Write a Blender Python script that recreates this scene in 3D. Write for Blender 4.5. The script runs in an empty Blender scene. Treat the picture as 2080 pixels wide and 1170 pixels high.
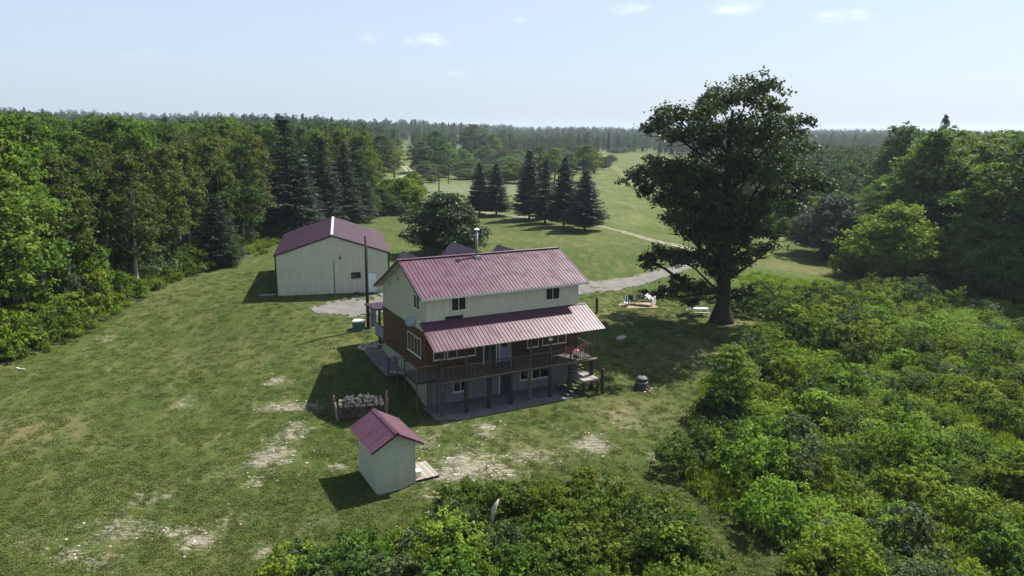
import bpy, math, random
import numpy as np
from mathutils import Vector, Matrix

# ------------------------------------------------------------------ camera, sky, sun, exposure
R = math.radians
SC = bpy.context.scene
COL = SC.collection
CAMH, FPX, PT, RO = 20.0, 1500.2, R(12.223), R(0.534)
SUN_AZ, SUN_EL = R(52), R(52)             # azimuth clockwise from +Y

cam_data = bpy.data.cameras.new('camera')
cam_data.sensor_width = 36.0
cam_data.lens = 36.0 * FPX / 2080.0
cam_data.clip_start = 0.5
cam_data.clip_end = 20000
cam = bpy.data.objects.new('camera', cam_data)
COL.objects.link(cam)
_R0 = Vector((1, 0, 0)); _U0 = Vector((0, math.sin(PT), math.cos(PT)))
_r = _R0 * math.cos(RO) + _U0 * math.sin(RO)
_u = -_R0 * math.sin(RO) + _U0 * math.cos(RO)
_b = _r.cross(_u)
cam.matrix_world = Matrix(((_r.x, _u.x, _b.x, 0), (_r.y, _u.y, _b.y, 0), (_r.z, _u.z, _b.z, CAMH), (0, 0, 0, 1)))
SC.camera = cam

world = bpy.data.worlds.new('World')
SC.world = world
world.use_nodes = True
wn = world.node_tree; wn.nodes.clear()
def wnode(t, **kw):
    n = wn.nodes.new(t)
    for k, v in kw.items(): setattr(n, k, v)
    return n
sky = wnode('ShaderNodeTexSky', sky_type='NISHITA', sun_disc=False)
sky.sun_elevation = SUN_EL; sky.sun_rotation = SUN_AZ
sky.altitude = 300; sky.air_density = 1.0; sky.dust_density = 2.2; sky.ozone_density = 3.0
bg = wnode('ShaderNodeBackground'); bg.inputs[1].default_value = 0.070
wo = wnode('ShaderNodeOutputWorld')
# a few faint fair-weather clouds, each at its own place in the sky
tc = wnode('ShaderNodeTexCoord')
nz = wnode('ShaderNodeTexNoise'); nz.inputs['Scale'].default_value = 42; nz.inputs['Detail'].default_value = 7; nz.inputs['Roughness'].default_value = .62
mp = wnode('ShaderNodeMapping'); mp.inputs['Scale'].default_value = (1, 1, 2.6)
wn.links.new(tc.outputs['Generated'], mp.inputs[0]); wn.links.new(mp.outputs[0], nz.inputs['Vector'])
def sky_dir(px, py):
    X, Y = px - 1040, py - 585
    X, Y = X * math.cos(RO) + Y * math.sin(RO), -X * math.sin(RO) + Y * math.cos(RO)
    x, u = X / FPX, -Y / FPX
    return Vector((x, math.cos(PT) + u * math.sin(PT), -math.sin(PT) + u * math.cos(PT)))
acc = None
CLOUDS = [(880, 80, .030, .9), (845, 84, .022, .55), (750, 75, .022, .35), (930, 148, .020, .3), (1055, 40, .016, .4), (1270, 18, .026, .6), (1300, 17, .018, .5),
          (1490, 16, .032, .8), (1525, 10, .02, .6), (1690, 35, .026, .7), (1750, 30, .022, .8), (262, 115, .02, .22), (300, 108, .018, .2),
          (-300, -100, .06, .6), (2600, 60, .06, .6), (600, -350, .07, .6), (1500, -420, .08, .5), (2300, -260, .06, .5)]
for (px, py, rad, amt) in CLOUDS:
    d = sky_dir(px, py).normalized()
    dist = wnode('ShaderNodeVectorMath', operation='DISTANCE'); 
    sub = wnode('ShaderNodeVectorMath', operation='MULTIPLY'); sub.inputs[1].default_value = (1, 1, 2.7)
    wn.links.new(tc.outputs['Generated'], sub.inputs[0]); wn.links.new(sub.outputs[0], dist.inputs[0])
    dist.inputs[1].default_value = (d.x, d.y, d.z * 2.7)
    mr = wnode('ShaderNodeMapRange', interpolation_type='SMOOTHSTEP')
    mr.inputs[1].default_value = rad * 1.15; mr.inputs[2].default_value = 0; mr.inputs[3].default_value = 0; mr.inputs[4].default_value = amt
    wn.links.new(dist.outputs['Value'], mr.inputs[0])
    if acc is None: acc = mr.outputs[0]
    else:
        m = wnode('ShaderNodeMath', operation='MAXIMUM'); wn.links.new(acc, m.inputs[0]); wn.links.new(mr.outputs[0], m.inputs[1]); acc = m.outputs[0]
nr = wnode('ShaderNodeMapRange'); nr.inputs[1].default_value = .36; nr.inputs[2].default_value = .80
wn.links.new(nz.outputs['Fac'], nr.inputs[0])
cm = wnode('ShaderNodeMath', operation='MULTIPLY'); wn.links.new(acc, cm.inputs[0]); wn.links.new(nr.outputs[0], cm.inputs[1])
mixc = wnode('ShaderNodeMix', data_type='RGBA'); mixc.inputs['B'].default_value = (10.5, 10.8, 11.4, 1)
wn.links.new(cm.outputs[0], mixc.inputs['Factor']); veil = wnode('ShaderNodeMix', data_type='RGBA'); veil.inputs['Factor'].default_value = .6; veil.inputs['B'].default_value = (5.9, 7.0, 8.6, 1)
vx = wnode('ShaderNodeSeparateXYZ'); wn.links.new(tc.outputs['Generated'], vx.inputs[0])
vr = wnode('ShaderNodeMapRange', interpolation_type='SMOOTHSTEP'); vr.inputs[1].default_value = .18; vr.inputs[2].default_value = .8; vr.inputs[3].default_value = .6; vr.inputs[4].default_value = .08
wn.links.new(vx.outputs['Z'], vr.inputs[0]); wn.links.new(vr.outputs[0], veil.inputs['Factor'])     # the summer veil thins towards the zenith
wn.links.new(sky.outputs[0], veil.inputs['A']); wn.links.new(veil.outputs['Result'], mixc.inputs['A'])
wn.links.new(mixc.outputs['Result'], bg.inputs[0]); wn.links.new(bg.outputs[0], wo.inputs[0])

sl = bpy.data.lights.new('sun', 'SUN'); sl.energy = 5.0; sl.angle = R(0.53); sl.color = (1, .955, .88)
sun = bpy.data.objects.new('sun', sl); COL.objects.link(sun)
SUNV = Vector((math.sin(SUN_AZ) * math.cos(SUN_EL), math.cos(SUN_AZ) * math.cos(SUN_EL), math.sin(SUN_EL)))
sun.rotation_euler = SUNV.to_track_quat('Z', 'Y').to_euler(); sun.location = (60, 40, 80)
SC.view_settings.view_transform = 'Standard'
SC.view_settings.look = 'None'; SC.view_settings.gamma = 1; SC.view_settings.use_curve_mapping = False
SC.view_settings.exposure = 0.90
SC.render.engine = 'CYCLES'
SC.cycles.max_bounces = 8; SC.cycles.diffuse_bounces = 3; SC.cycles.volume_bounces = 0; SC.cycles.transparent_max_bounces = 6
SC.cycles.transmission_bounces = 4

# ------------------------------------------------------------------ terrain
HO, HA = (-6.116, 50.901), R(28.251)      # farmhouse origin and turn
OO_, OA = (-7.465, 38.082), R(29.061)     # little shed
BO, BA = (-23.933, 73.493), R(12.993)     # metal barn
def fr(o, an, a, b):
    return (o[0] + a * math.cos(an) - b * math.sin(an), o[1] + a * math.sin(an) + b * math.cos(an))
H_ = lambda a, b: fr(HO, HA, a, b)
B_ = lambda a, b: fr(BO, BA, a, b)
CP = []
def cp(xy, z): CP.append((xy[0], xy[1], z))
for a in (-1, 3, 7, 11): cp(H_(a, -2), -.03)
cp(H_(-1, 1), .3); cp(H_(-2, 3.5), .8); cp(H_(-2, 6.5), 1.3); cp(H_(-3, 10), 1.55); cp(H_(2, 12), 1.7); cp(H_(12, 12), 1.9); cp(H_(6, 18), 2.2)
cp(H_(6, 6), 1.4); cp(H_(14.5, 0), .15); cp(H_(15, 6), .9); cp(H_(14, -4), -.1); cp(H_(5, -6), -.3); cp(H_(-5, 2), .1); cp(H_(-6, 6), .7); cp(H_(18, -4), -.2)
cp((-14, 66), 1.9); cp((-20, 70), 2.6); cp((-13, 72), 2.6); cp(B_(5, 6), 3.0); cp(B_(0, 0), 3.0); cp(B_(12, 0), 3.0); cp(B_(0, 15), 3.0); cp(B_(12, 15), 3.0)
cp((9, 84), 1.7); cp((22, 100), 1.3); cp((21, 73), .8); cp((14, 79), 1.1); cp((30, 80), .3)
cp((-7, 157), .6); cp((13, 133), 1.2); cp((0, 115), 2.0); cp((-20, 110), 2.6); cp((-25, 165), 1.0); cp((30, 150), .2)
cp((-30, 60), 1.0); cp((-20, 45), 0); cp((-15, 32), -.8); cp((-41, 57), 1.2); cp((-40, 93), 2.2); cp((-38, 120), 2.5); cp((-60, 90), 2.5); cp((-90, 140), 3)
cp(fr(OO_, OA, 1, 1.5), -.22); cp((0, 30), -.9); cp((20, 45), -.7); cp((12, 50), -.4); cp((30, 60), -.5); cp((45, 75), -.6); cp((30, 35), -1.2)
cp((56, 103), -1.5); cp((75, 110), -2.2); cp((80, 160), -1.5); cp((45, 95), -.6); cp((60, 75), -1.4); cp((0, 10), -1.5); cp((40, 10), -2); cp((-40, 20), -.8)
for x in (-300, 0, 300):
    cp((x, -200), -2); cp((x * .6, 260), 0)
cp((0, 450), -1); cp((200, 500), -2); cp((-150, 450), 3); cp((0, 800), 0); cp((-300, 750), 10); cp((-600, 700), 20); cp((350, 900), 0); cp((0, 1500), 4); cp((700, 1300), 6)
cp((-700, 1500), 22); cp((-200, 1200), 9); cp((-200, 300), 5); cp((900, 700), 4); cp((2000, 3500), 8); cp((-2000, 3500), 25); cp((0, 3500), 6); cp((0, -1500), 0); cp((600, 2400), 6); cp((420, 560), -1)
CP = np.array(CP)
PADS = [(HO, HA, -.6, 12.6, -3.3, .6, -.02, 1.6), (BO, BA, -.4, 11.7, -.4, 15.9, 3.02, 2.5)]
def hz(x, y, rough=True):
    x = np.asarray(x, float); y = np.asarray(y, float)
    sh = x.shape; x = x.ravel(); y = y.ravel()
    out = np.empty_like(x)
    for i in range(0, len(x), 20000):
        xx = x[i:i + 20000, None]; yy = y[i:i + 20000, None]
        d2 = (xx - CP[:, 0]) ** 2 + (yy - CP[:, 1]) ** 2
        s2 = 4 + 0.0012 * (CP[:, 0] ** 2 + CP[:, 1] ** 2)
        w = 1 / (d2 + s2) ** 1.75
        out[i:i + 20000] = (w * CP[:, 2]).sum(1) / w.sum(1)
    if rough:
        f = np.clip(1.3 - np.abs(y - 60) / 300, .3, 1)
        out += f * (.06 * np.sin(x * .83 + 1.3 * np.sin(y * .31)) * np.sin(y * .71 + x * .2) + .035 * np.sin(x * 2.1 + y * 1.3) * np.sin(y * 1.7 - x * .9) + .12 * np.sin(x * .21 + 2) * np.sin(y * .17))
    for (o, an, a0, a1, b0, b1, z, fo) in PADS:
        dx = x - o[0]; dy = y - o[1]
        a = dx * math.cos(an) + dy * math.sin(an); b = -dx * math.sin(an) + dy * math.cos(an)
        da = np.maximum(np.maximum(a0 - a, a - a1), 0); db = np.maximum(np.maximum(b0 - b, b - b1), 0)
        t = np.clip(1 - np.hypot(da, db) / fo, 0, 1); t = t * t * (3 - 2 * t)
        out = out * (1 - t) + z * t
    return out.reshape(sh)
def h1(x, y): return float(hz(np.array([x]), np.array([y]))[0])
def gp(px, py, dz=0.0):
    """the place on the terrain that the survey sighting (px, py) of the photograph falls on"""
    d = sky_dir(px, py)
    lo = 0.
    t = (1 - CAMH) / d.z
    for _ in range(25):
        z = h1(d.x * t, d.y * t) + dz
        t2 = (z - CAMH) / d.z
        if abs(t2 - t) < .005: break
        t = t * .4 + t2 * .6
    return (d.x * t, d.y * t)

# ------------------------------------------------------------------ tagging
def tag(o, label=None, cat=None, group=None, kind=None):
    if label: o['label'] = label
    if cat: o['category'] = cat
    if group: o['group'] = group
    if kind: o['kind'] = kind
    return o
def empty(name, loc=(0, 0, 0), rz=0, parent=None):
    o = bpy.data.objects.new(name, None); COL.objects.link(o)
    o.location = loc; o.rotation_euler = (0, 0, rz); o.empty_display_size = .3
    if parent: o.parent = parent
    return o
def put(name, me, parent=None, loc=None, rot=None, scale=None):
    o = bpy.data.objects.new(name, me); COL.objects.link(o)
    if parent: o.parent = parent
    if loc is not None: o.location = loc
    if rot is not None: o.rotation_euler = rot
    if scale is not None: o.scale = scale if hasattr(scale, '__len__') else (scale,) * 3
    return o

# ------------------------------------------------------------------ materials
def mk(name):
    m = bpy.data.materials.new(name); m.use_nodes = True
    nt = m.node_tree; nt.nodes.clear()
    return m, nt
class N:
    def __init__(s, nt): s.nt = nt
    def n(s, t, **kw):
        k = s.nt.nodes.new(t)
        for a, b in kw.items(): setattr(k, a, b)
        return k
    def l(s, a, b): s.nt.links.new(a, b)
    def noise(s, vec, scale, detail=4, rough=.55, dist=0.):
        k = s.n('ShaderNodeTexNoise'); k.inputs['Scale'].default_value = scale; k.inputs['Detail'].default_value = detail
        k.inputs['Roughness'].default_value = rough; k.inputs['Distortion'].default_value = dist
        if vec is not None: s.l(vec, k.inputs['Vector'])
        return k.outputs['Fac']
    def rng(s, v, a, b, c=0., d=1., smooth=False):
        k = s.n('ShaderNodeMapRange'); 
        if smooth: k.interpolation_type = 'SMOOTHSTEP'
        k.inputs[1].default_value = a; k.inputs[2].default_value = b; k.inputs[3].default_value = c; k.inputs[4].default_value = d
        s.l(v, k.inputs[0]); return k.outputs[0]
    def mix(s, f, a, b, blend='MIX'):
        k = s.n('ShaderNodeMix', data_type='RGBA'); k.blend_type = blend
        for v, key in ((f, 'Factor'), (a, 'A'), (b, 'B')):
            if isinstance(v, (int, float)): k.inputs[key].default_value = v if key == 'Factor' else (v, v, v, 1)
            elif isinstance(v, tuple): k.inputs[key].default_value = (*v[:3], 1)
            else: s.l(v, k.inputs[key])
        return k.outputs['Result']
    def math(s, op, a, b=None, clamp=False):
        k = s.n('ShaderNodeMath', operation=op); k.use_clamp = clamp
        for i, v in enumerate((a, b)):
            if v is None: continue
            if isinstance(v, (int, float)): k.inputs[i].default_value = v
            else: s.l(v, k.inputs[i])
        return k.outputs[0]
    def attr(s, name):
        k = s.n('ShaderNodeAttribute'); k.attribute_name = name; return k.outputs['Fac']
    def bump(s, h, strength, dist):
        k = s.n('ShaderNodeBump'); k.inputs['Strength'].default_value = strength; k.inputs['Distance'].default_value = dist
        s.l(h, k.inputs['Height']); return k.outputs[0]
    def out(s, col, rough=.8, normal=None, spec=.3, metal=0.):
        p = s.n('ShaderNodeBsdfPrincipled')
        if isinstance(col, tuple): p.inputs['Base Color'].default_value = (*col[:3], 1)
        else: s.l(col, p.inputs['Base Color'])
        if isinstance(rough, (int, float)): p.inputs['Roughness'].default_value = rough
        else: s.l(rough, p.inputs['Roughness'])
        p.inputs['Specular IOR Level'].default_value = spec; p.inputs['Metallic'].default_value = metal
        if normal is not None: s.l(normal, p.inputs['Normal'])
        o = s.n('ShaderNodeOutputMaterial'); s.l(p.outputs[0], o.inputs[0]); return p
def surf(name, a, b=None, scale=3., rough=.7, spec=.3, metal=0., bump=.0, stretch=(1, 1, 1), detail=5, bscale=None, contrast=.25, vary=0.):
    m, nt = mk(name); s = N(nt)
    tcx = s.n('ShaderNodeTexCoord'); mpx = s.n('ShaderNodeMapping'); mpx.inputs['Scale'].default_value = stretch
    s.l(tcx.outputs['Object'], mpx.inputs[0]); v = mpx.outputs[0]
    f = s.rng(s.noise(v, scale, detail), .5 - contrast, .5 + contrast)
    col = s.mix(f, a, b if b else tuple(c * .75 for c in a))
    oi = s.n('ShaderNodeObjectInfo')
    if vary:
        h = s.n('ShaderNodeHueSaturation'); s.l(col, h.inputs['Color']); s.l(s.rng(oi.outputs['Random'], 0, 1, 1 - vary, 1 + vary), h.inputs['Value']); col = h.outputs[0]
    nrm = s.bump(s.noise(v, bscale or scale * 3, detail), bump, .03) if bump else None
    s.out(col, rough, nrm, spec, metal)
    return m
def foliage(name, a, b, c, transl=.32, rough=.6, spec=.12, hue=.02, val=.25):
    """a / b / c: dark, mid and light leaf colour, spread leaf by leaf and plant by plant"""
    m, nt = mk(name); s = N(nt)
    r = s.attr('rnd'); oi = s.n('ShaderNodeObjectInfo')
    ramp = s.n('ShaderNodeValToRGB'); e = ramp.color_ramp.elements
    e[0].position = .1; e[0].color = (*a, 1); e[1].position = .9; e[1].color = (*c, 1)
    k = e.new(.5); k.color = (*b, 1)
    s.l(r, ramp.inputs[0])
    h = s.n('ShaderNodeHueSaturation'); s.l(ramp.outputs[0], h.inputs['Color'])
    s.l(s.rng(oi.outputs['Random'], 0, 1, .5 - hue, .5 + hue), h.inputs['Hue'])
    rr = s.math('FRACT', s.math('MULTIPLY', oi.outputs['Random'], 7.31))
    s.l(s.rng(rr, 0, 1, 1 - val, 1 + val), h.inputs['Value'])
    col = h.outputs[0]
    p = s.n('ShaderNodeBsdfPrincipled'); s.l(col, p.inputs['Base Color']); p.inputs['Roughness'].default_value = rough; p.inputs['Specular IOR Level'].default_value = spec
    t = s.n('ShaderNodeBsdfTranslucent')
    tcx = s.mix(.35, col, (.14, .20, .01)); s.l(tcx, t.inputs[0])
    mx = s.n('ShaderNodeMixShader'); mx.inputs[0].default_value = transl; s.l(p.outputs[0], mx.inputs[1]); s.l(t.outputs[0], mx.inputs[2])
    o = s.n('ShaderNodeOutputMaterial'); s.l(mx.outputs[0], o.inputs[0])
    return m
M = {}
M['leaf_oak'] = foliage('leaf_oak', (.019, .036, .012), (.031, .055, .016), (.048, .076, .023), .24, .5, .2)
M['leaf_green'] = foliage('leaf_green', (.040, .082, .013), (.100, .172, .023), (.180, .265, .040), .5)
M['leaf_deep'] = foliage('leaf_deep', (.028, .060, .016), (.060, .110, .024), (.100, .165, .036), .45)
M['leaf_olive'] = foliage('leaf_olive', (.050, .068, .016), (.085, .108, .024), (.135, .150, .036), .4, hue=.015)
M['leaf_yellow'] = foliage('leaf_yellow', (.085, .135, .014), (.150, .220, .020), (.235, .310, .035), .5)
M['leaf_far'] = foliage('leaf_far', (.018, .044, .018), (.034, .070, .027), (.055, .098, .038), .35, val=.35, hue=.025)
M['leaf_grey'] = foliage('leaf_grey', (.050, .082, .032), (.085, .125, .052), (.125, .170, .078), .3)
M['leaf_shrub'] = foliage('leaf_shrub', (.065, .125, .014), (.165, .265, .026), (.290, .400, .055), .52, hue=.02)
M['leaf_mid'] = foliage('leaf_mid', (.060, .115, .028), (.135, .220, .048), (.230, .330, .080), .55, hue=.02)
M['leaf_ash'] = foliage('leaf_ash', (.040, .052, .040), (.075, .092, .070), (.13, .15, .12), .25, hue=.01)
M['leaf_flower'] = foliage('leaf_flower', (.065, .110, .014), (.120, .180, .020), (.22, .25, .035), .45, hue=.012)
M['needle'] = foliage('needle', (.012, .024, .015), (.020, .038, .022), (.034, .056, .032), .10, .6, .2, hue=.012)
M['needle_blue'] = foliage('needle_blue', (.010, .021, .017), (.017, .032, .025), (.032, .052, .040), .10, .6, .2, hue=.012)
M['dead_twig'] = foliage('dead_twig', (.07, .06, .055), (.11, .10, .09), (.17, .16, .145), .05, .8, .1)
M['leaf_lawn'] = foliage('leaf_lawn', (.060, .090, .019), (.098, .130, .030), (.165, .178, .065), .2, .8, .05, hue=.01)
M['bark'] = surf('bark', (.060, .047, .036), (.026, .021, .017), 6, .9, .1, bump=.8, stretch=(3, 3, .6))
M['bark_pale'] = surf('bark_pale', (.42, .40, .35), (.16, .15, .13), 5, .85, .1, bump=.3, stretch=(1, 1, 2.5), vary=.2)
M['roof_red'] = None

def roof_mat(name, a, b, rough):
    m, nt = mk(name); s = N(nt)
    tcx = s.n('ShaderNodeTexCoord'); g = s.n('ShaderNodeNewGeometry')
    mpx = s.n('ShaderNodeMapping'); mpx.inputs['Scale'].default_value = (1, .35, 1); s.l(tcx.outputs['Object'], mpx.inputs[0])
    f = s.rng(s.noise(mpx.outputs[0], 5, 6, .65), .3, .72)
    f2 = s.rng(s.noise(g.outputs['Position'], 1.1, 4), .35, .65)
    oi = s.n('ShaderNodeObjectInfo')
    col = s.mix(s.math('MULTIPLY', s.math('ADD', f, f2), .5), a, b)
    h = s.n('ShaderNodeHueSaturation'); s.l(col, h.inputs['Color']); s.l(s.rng(oi.outputs['Random'], 0, 1, .93, 1.07), h.inputs['Value'])
    st_ = s.n('ShaderNodeMapping'); st_.inputs['Scale'].default_value = (9, .5, 1); s.l(tcx.outputs['Object'], st_.inputs[0])
    wn_ = s.n('ShaderNodeVectorMath', operation='ADD'); s.l(st_.outputs[0], wn_.inputs[0]); s.l(oi.outputs['Location'], wn_.inputs[1])
    h2 = s.n('ShaderNodeHueSaturation'); s.l(h.outputs[0], h2.inputs['Color']); s.l(s.rng(s.noise(wn_.outputs[0], 1, 4, .6), .3, .7, .72, 1.3), h2.inputs['Value']); h = h2
    sp = s.rng(s.noise(g.outputs['Position'], 26, 2), .68, .74)
    col2 = s.mix(s.math('MULTIPLY', sp, .35), h.outputs[0], (.5, .42, .42))
    s.out(col2, s.rng(f2, 0, 1, rough - .08, rough + .1), None, .4)
    return m
M['roof_red'] = roof_mat('roof_red', (.115, .046, .070), (.074, .029, .047), .38)
M['roof_purple'] = roof_mat('roof_purple', (.066, .028, .048), (.048, .021, .037), .45)
M['trim_white'] = surf('trim_white', (.62, .62, .58), (.48, .48, .45), 4, .5, .4)
M['trim_dark'] = surf('trim_dark', (.045, .03, .035), None, 4, .5)
M['cream_metal'] = surf('cream_metal', (.60, .58, .44), (.46, .44, .34), 2.0, .5, .4, contrast=.3, stretch=(2, 2, .35))
M['cream_board'] = surf('cream_board', (.47, .485, .36), (.37, .39, .29), 1.8, .7, .2, bump=.15)
M['barn_metal'] = surf('barn_metal', (.60, .59, .45), (.47, .46, .355), 1.6, .5, .4, contrast=.3, stretch=(2, 2, .3))
M['plank_brown'] = surf('plank_brown', (.105, .060, .026), (.055, .031, .014), 2.5, .6, .25, bump=.4, stretch=(.3, .3, 3), vary=.22)
M['concrete'] = surf('concrete', (.20, .21, .215), (.145, .15, .155), 2.2, .9, .1, bump=.3)
M['concrete_green'] = surf('concrete_green', (.34, .38, .26), (.26, .30, .20), 1.5, .9, .1, bump=.2)
M['slab'] = surf('slab', (.19, .185, .18), (.13, .125, .12), 1.4, .9, .1, bump=.3)
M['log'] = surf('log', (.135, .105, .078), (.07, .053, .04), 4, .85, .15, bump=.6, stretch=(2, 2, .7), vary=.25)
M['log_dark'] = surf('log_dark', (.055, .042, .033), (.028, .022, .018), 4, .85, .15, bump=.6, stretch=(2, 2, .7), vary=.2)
M['deck_wood'] = surf('deck_wood', (.13, .12, .108), (.08, .073, .064), 3, .8, .15, bump=.3, stretch=(.4, 3, 1), vary=.2)
M['grey_plank'] = surf('grey_plank', (.36, .33, .29), (.24, .215, .185), 3, .85, .15, bump=.3, stretch=(.5, 3, 1), vary=.22)
M['tan_wood'] = surf('tan_wood', (.36, .27, .17), (.24, .17, .10), 3, .8, .2, bump=.2, vary=.2)
M['split_wood'] = surf('split_wood', (.66, .58, .45), (.38, .31, .22), 5, .85, .1, vary=.2)
M['split_bark'] = surf('split_bark', (.16, .125, .10), (.09, .07, .055), 6, .9, .1, bump=.5, vary=.3)
M['white_paint'] = surf('white_paint', (.80, .80, .78), (.7, .7, .68), 3, .5, .4)
M['blue_grey'] = surf('blue_grey', (.21, .26, .31), (.17, .21, .26), 3, .5, .3)
M['dish'] = surf('dish', (.30, .36, .43), (.25, .30, .37), 3, .4, .4)
M['green_box'] = surf('green_box', (.045, .12, .075), (.035, .095, .06), 2, .5, .35)
M['galv'] = surf('galv', (.26, .29, .26), (.19, .21, .19), 5, .6, .3, .3)
M['red_cloth'] = surf('red_cloth', (.48, .05, .06), (.35, .20, .20), 9, .8, .1, contrast=.1)
M['green_cloth'] = surf('green_cloth', (.05, .16, .09), (.03, .11, .06), 9, .8, .1)
M['grey_plastic'] = surf('grey_plastic', (.5, .52, .56), (.42, .44, .48), 5, .45, .4)
M['black_metal'] = surf('black_metal', (.022, .022, .026), (.05, .045, .045), 8, .5, .4)
M['stone_pale'] = surf('stone_pale', (.52, .45, .35), (.36, .31, .25), 4, .9, .1, bump=.5, vary=.25)
M['stone_white'] = surf('stone_white', (.50, .46, .39), (.36, .33, .28), 6, .9, .1, vary=.25)
M['soil'] = surf('soil', (.10, .07, .045), (.06, .045, .03), 5, .95, .05, bump=.5)
def glass_mat():
    m, nt = mk('window_glass'); s = N(nt)
    g = s.n('ShaderNodeNewGeometry')
    f = s.rng(s.noise(g.outputs['Position'], 1.3, 3), .4, .6)
    s.out(s.mix(f, (.008, .009, .011), (.02, .022, .026)), .08, None, .5)
    return m
M['glass'] = glass_mat()
def gravel_mat(name, a, b, c):
    m, nt = mk(name); s = N(nt)
    g = s.n('ShaderNodeNewGeometry').outputs['Position']
    n1 = s.noise(g, 14, 8, .7); n2 = s.noise(g, .8, 4, .6)
    v = s.n('ShaderNodeTexVoronoi'); v.inputs['Scale'].default_value = 9; s.l(g, v.inputs['Vector'])
    col = s.mix(s.rng(n1, .32, .68), a, b)
    col = s.mix(s.math('MULTIPLY', s.rng(n2, .42, .66), .65), col, c)
    s.out(col, .95, s.bump(s.math('ADD', n1, v.outputs['Distance']), .9, .06), .1)
    return m
M['gravel'] = gravel_mat('gravel', (.13, .125, .12), (.25, .24, .225), (.13, .13, .09))
M['track'] = gravel_mat('track', (.26, .235, .18), (.40, .37, .30), (.15, .17, .075))

M['mown'] = gravel_mat('mown', (.12, .135, .045), (.18, .18, .085), (.10, .13, .03))

# ------------------------------------------------------------------ mesh building
class MB:
    def __init__(s): s.v = []; s.f = []
    def add(s, vs, fs):
        o = len(s.v); s.v += [tuple(p) for p in vs]; s.f += [tuple(i + o for i in f) for f in fs]
        return s
    def box(s, a0, a1, b0, b1, c0, c1):
        s.add([(a0, b0, c0), (a1, b0, c0), (a1, b1, c0), (a0, b1, c0), (a0, b0, c1), (a1, b0, c1), (a1, b1, c1), (a0, b1, c1)],
              [(3, 2, 1, 0), (4, 5, 6, 7), (0, 1, 5, 4), (1, 2, 6, 5), (2, 3, 7, 6), (3, 0, 4, 7)])
        return s
    def beam(s, p, q, w, h, upv=(0, 0, 1)):
        p = Vector(p); q = Vector(q); d = (q - p).normalized(); u = Vector(upv)
        sd = d.cross(u)
        if sd.length < 1e-4: sd = d.cross(Vector((1, 0, 0)))
        sd.normalize(); u = sd.cross(d)
        vs = []
        for c in (p, q):
            for sx, sy in ((-1, -1), (1, -1), (1, 1), (-1, 1)): vs.append(c + sd * (w / 2 * sx) + u * (h / 2 * sy))
        s.add(vs, [(3, 2, 1, 0), (4, 5, 6, 7), (0, 1, 5, 4), (1, 2, 6, 5), (2, 3, 7, 6), (3, 0, 4, 7)])
        return s
    def tube(s, pts, rad, n=6, cap=True):
        pts = [Vector(p) for p in pts]; rings = []
        up = Vector((0, 0, 1)); prev = None
        base = len(s.v)
        for i, p in enumerate(pts):
            d = (pts[min(i + 1, len(pts) - 1)] - pts[max(i - 1, 0)]).normalized()
            if prev is None:
                x = d.cross(up if abs(d.z) < .95 else Vector((1, 0, 0))).normalized()
            else:
                x = (prev - d * prev.dot(d)).normalized()
            y = d.cross(x); prev = x
            for k in range(n):
                t = 2 * math.pi * k / n
                s.v.append(tuple(p + (x * math.cos(t) + y * math.sin(t)) * rad[i]))
        for i in range(len(pts) - 1):
            for k in range(n):
                a = base + i * n + k; b = base + i * n + (k + 1) % n
                s.f.append((a, b, b + n, a + n))
        if cap:
            s.f.append(tuple(base + k for k in reversed(range(n)))); s.f.append(tuple(base + (len(pts) - 1) * n + k for k in range(n)))
        return s
    def lathe(s, prof, n=16, c=(0, 0, 0)):
        base = len(s.v)
        for r, z in prof:
            for k in range(n):
                t = 2 * math.pi * k / n; s.v.append((c[0] + r * math.cos(t), c[1] + r * math.sin(t), c[2] + z))
        for i in range(len(prof) - 1):
            for k in range(n):
                a = base + i * n + k; b = base + i * n + (k + 1) % n
                s.f.append((a, b, b + n, a + n))
        s.f.append(tuple(base + k for k in reversed(range(n)))); s.f.append(tuple(base + (len(prof) - 1) * n + k for k in range(n)))
        return s
    def poly(s, pts, dirv):
        """a flat outline pushed along dirv"""
        n = len(pts); pts = [Vector(p) for p in pts]; d = Vector(dirv)
        s.add(pts + [p + d for p in pts], [tuple(reversed(range(n))), tuple(range(n, 2 * n))] + [(i, (i + 1) % n, (i + 1) % n + n, i + n) for i in range(n)])
        return s
    def mesh(s, name, mat, smooth=False):
        me = bpy.data.meshes.new(name); me.from_pydata(s.v, [], s.f); me.update()
        if mat: me.materials.append(mat)
        if smooth: me.shade_smooth()
        return me
    def build(s, name, mat, parent=None, smooth=False, loc=None, rot=None):
        return put(name, s.mesh(name, mat, smooth), parent, loc, rot)
def box_obj(name, mat, parent, *b): return MB().box(*b).build(name, mat, parent)

def np_mesh(name, V, nper, mat, rnd=None, mats=None, midx=None):
    """mesh of loose polygons with nper corners each"""
    n = len(V); nf = n // nper
    me = bpy.data.meshes.new(name)
    me.vertices.add(n); me.vertices.foreach_set('co', np.ascontiguousarray(V, np.float32).ravel())
    me.loops.add(n); me.loops.foreach_set('vertex_index', np.arange(n, dtype=np.int32))
    me.polygons.add(nf); me.polygons.foreach_set('loop_start', np.arange(0, n, nper, dtype=np.int32))
    me.polygons.foreach_set('loop_total', np.full(nf, nper, np.int32))
    if rnd is not None:
        a = me.attributes.new('rnd', 'FLOAT', 'POINT'); a.data.foreach_set('value', np.repeat(rnd, nper).astype(np.float32))
    for m in (mats or [mat]): me.materials.append(m)
    if midx is not None: me.polygons.foreach_set('material_index', midx.astype(np.int32))
    me.update(calc_edges=True)
    return me
def unit(v): return v / (np.linalg.norm(v, axis=-1, keepdims=True) + 1e-9)
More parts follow.
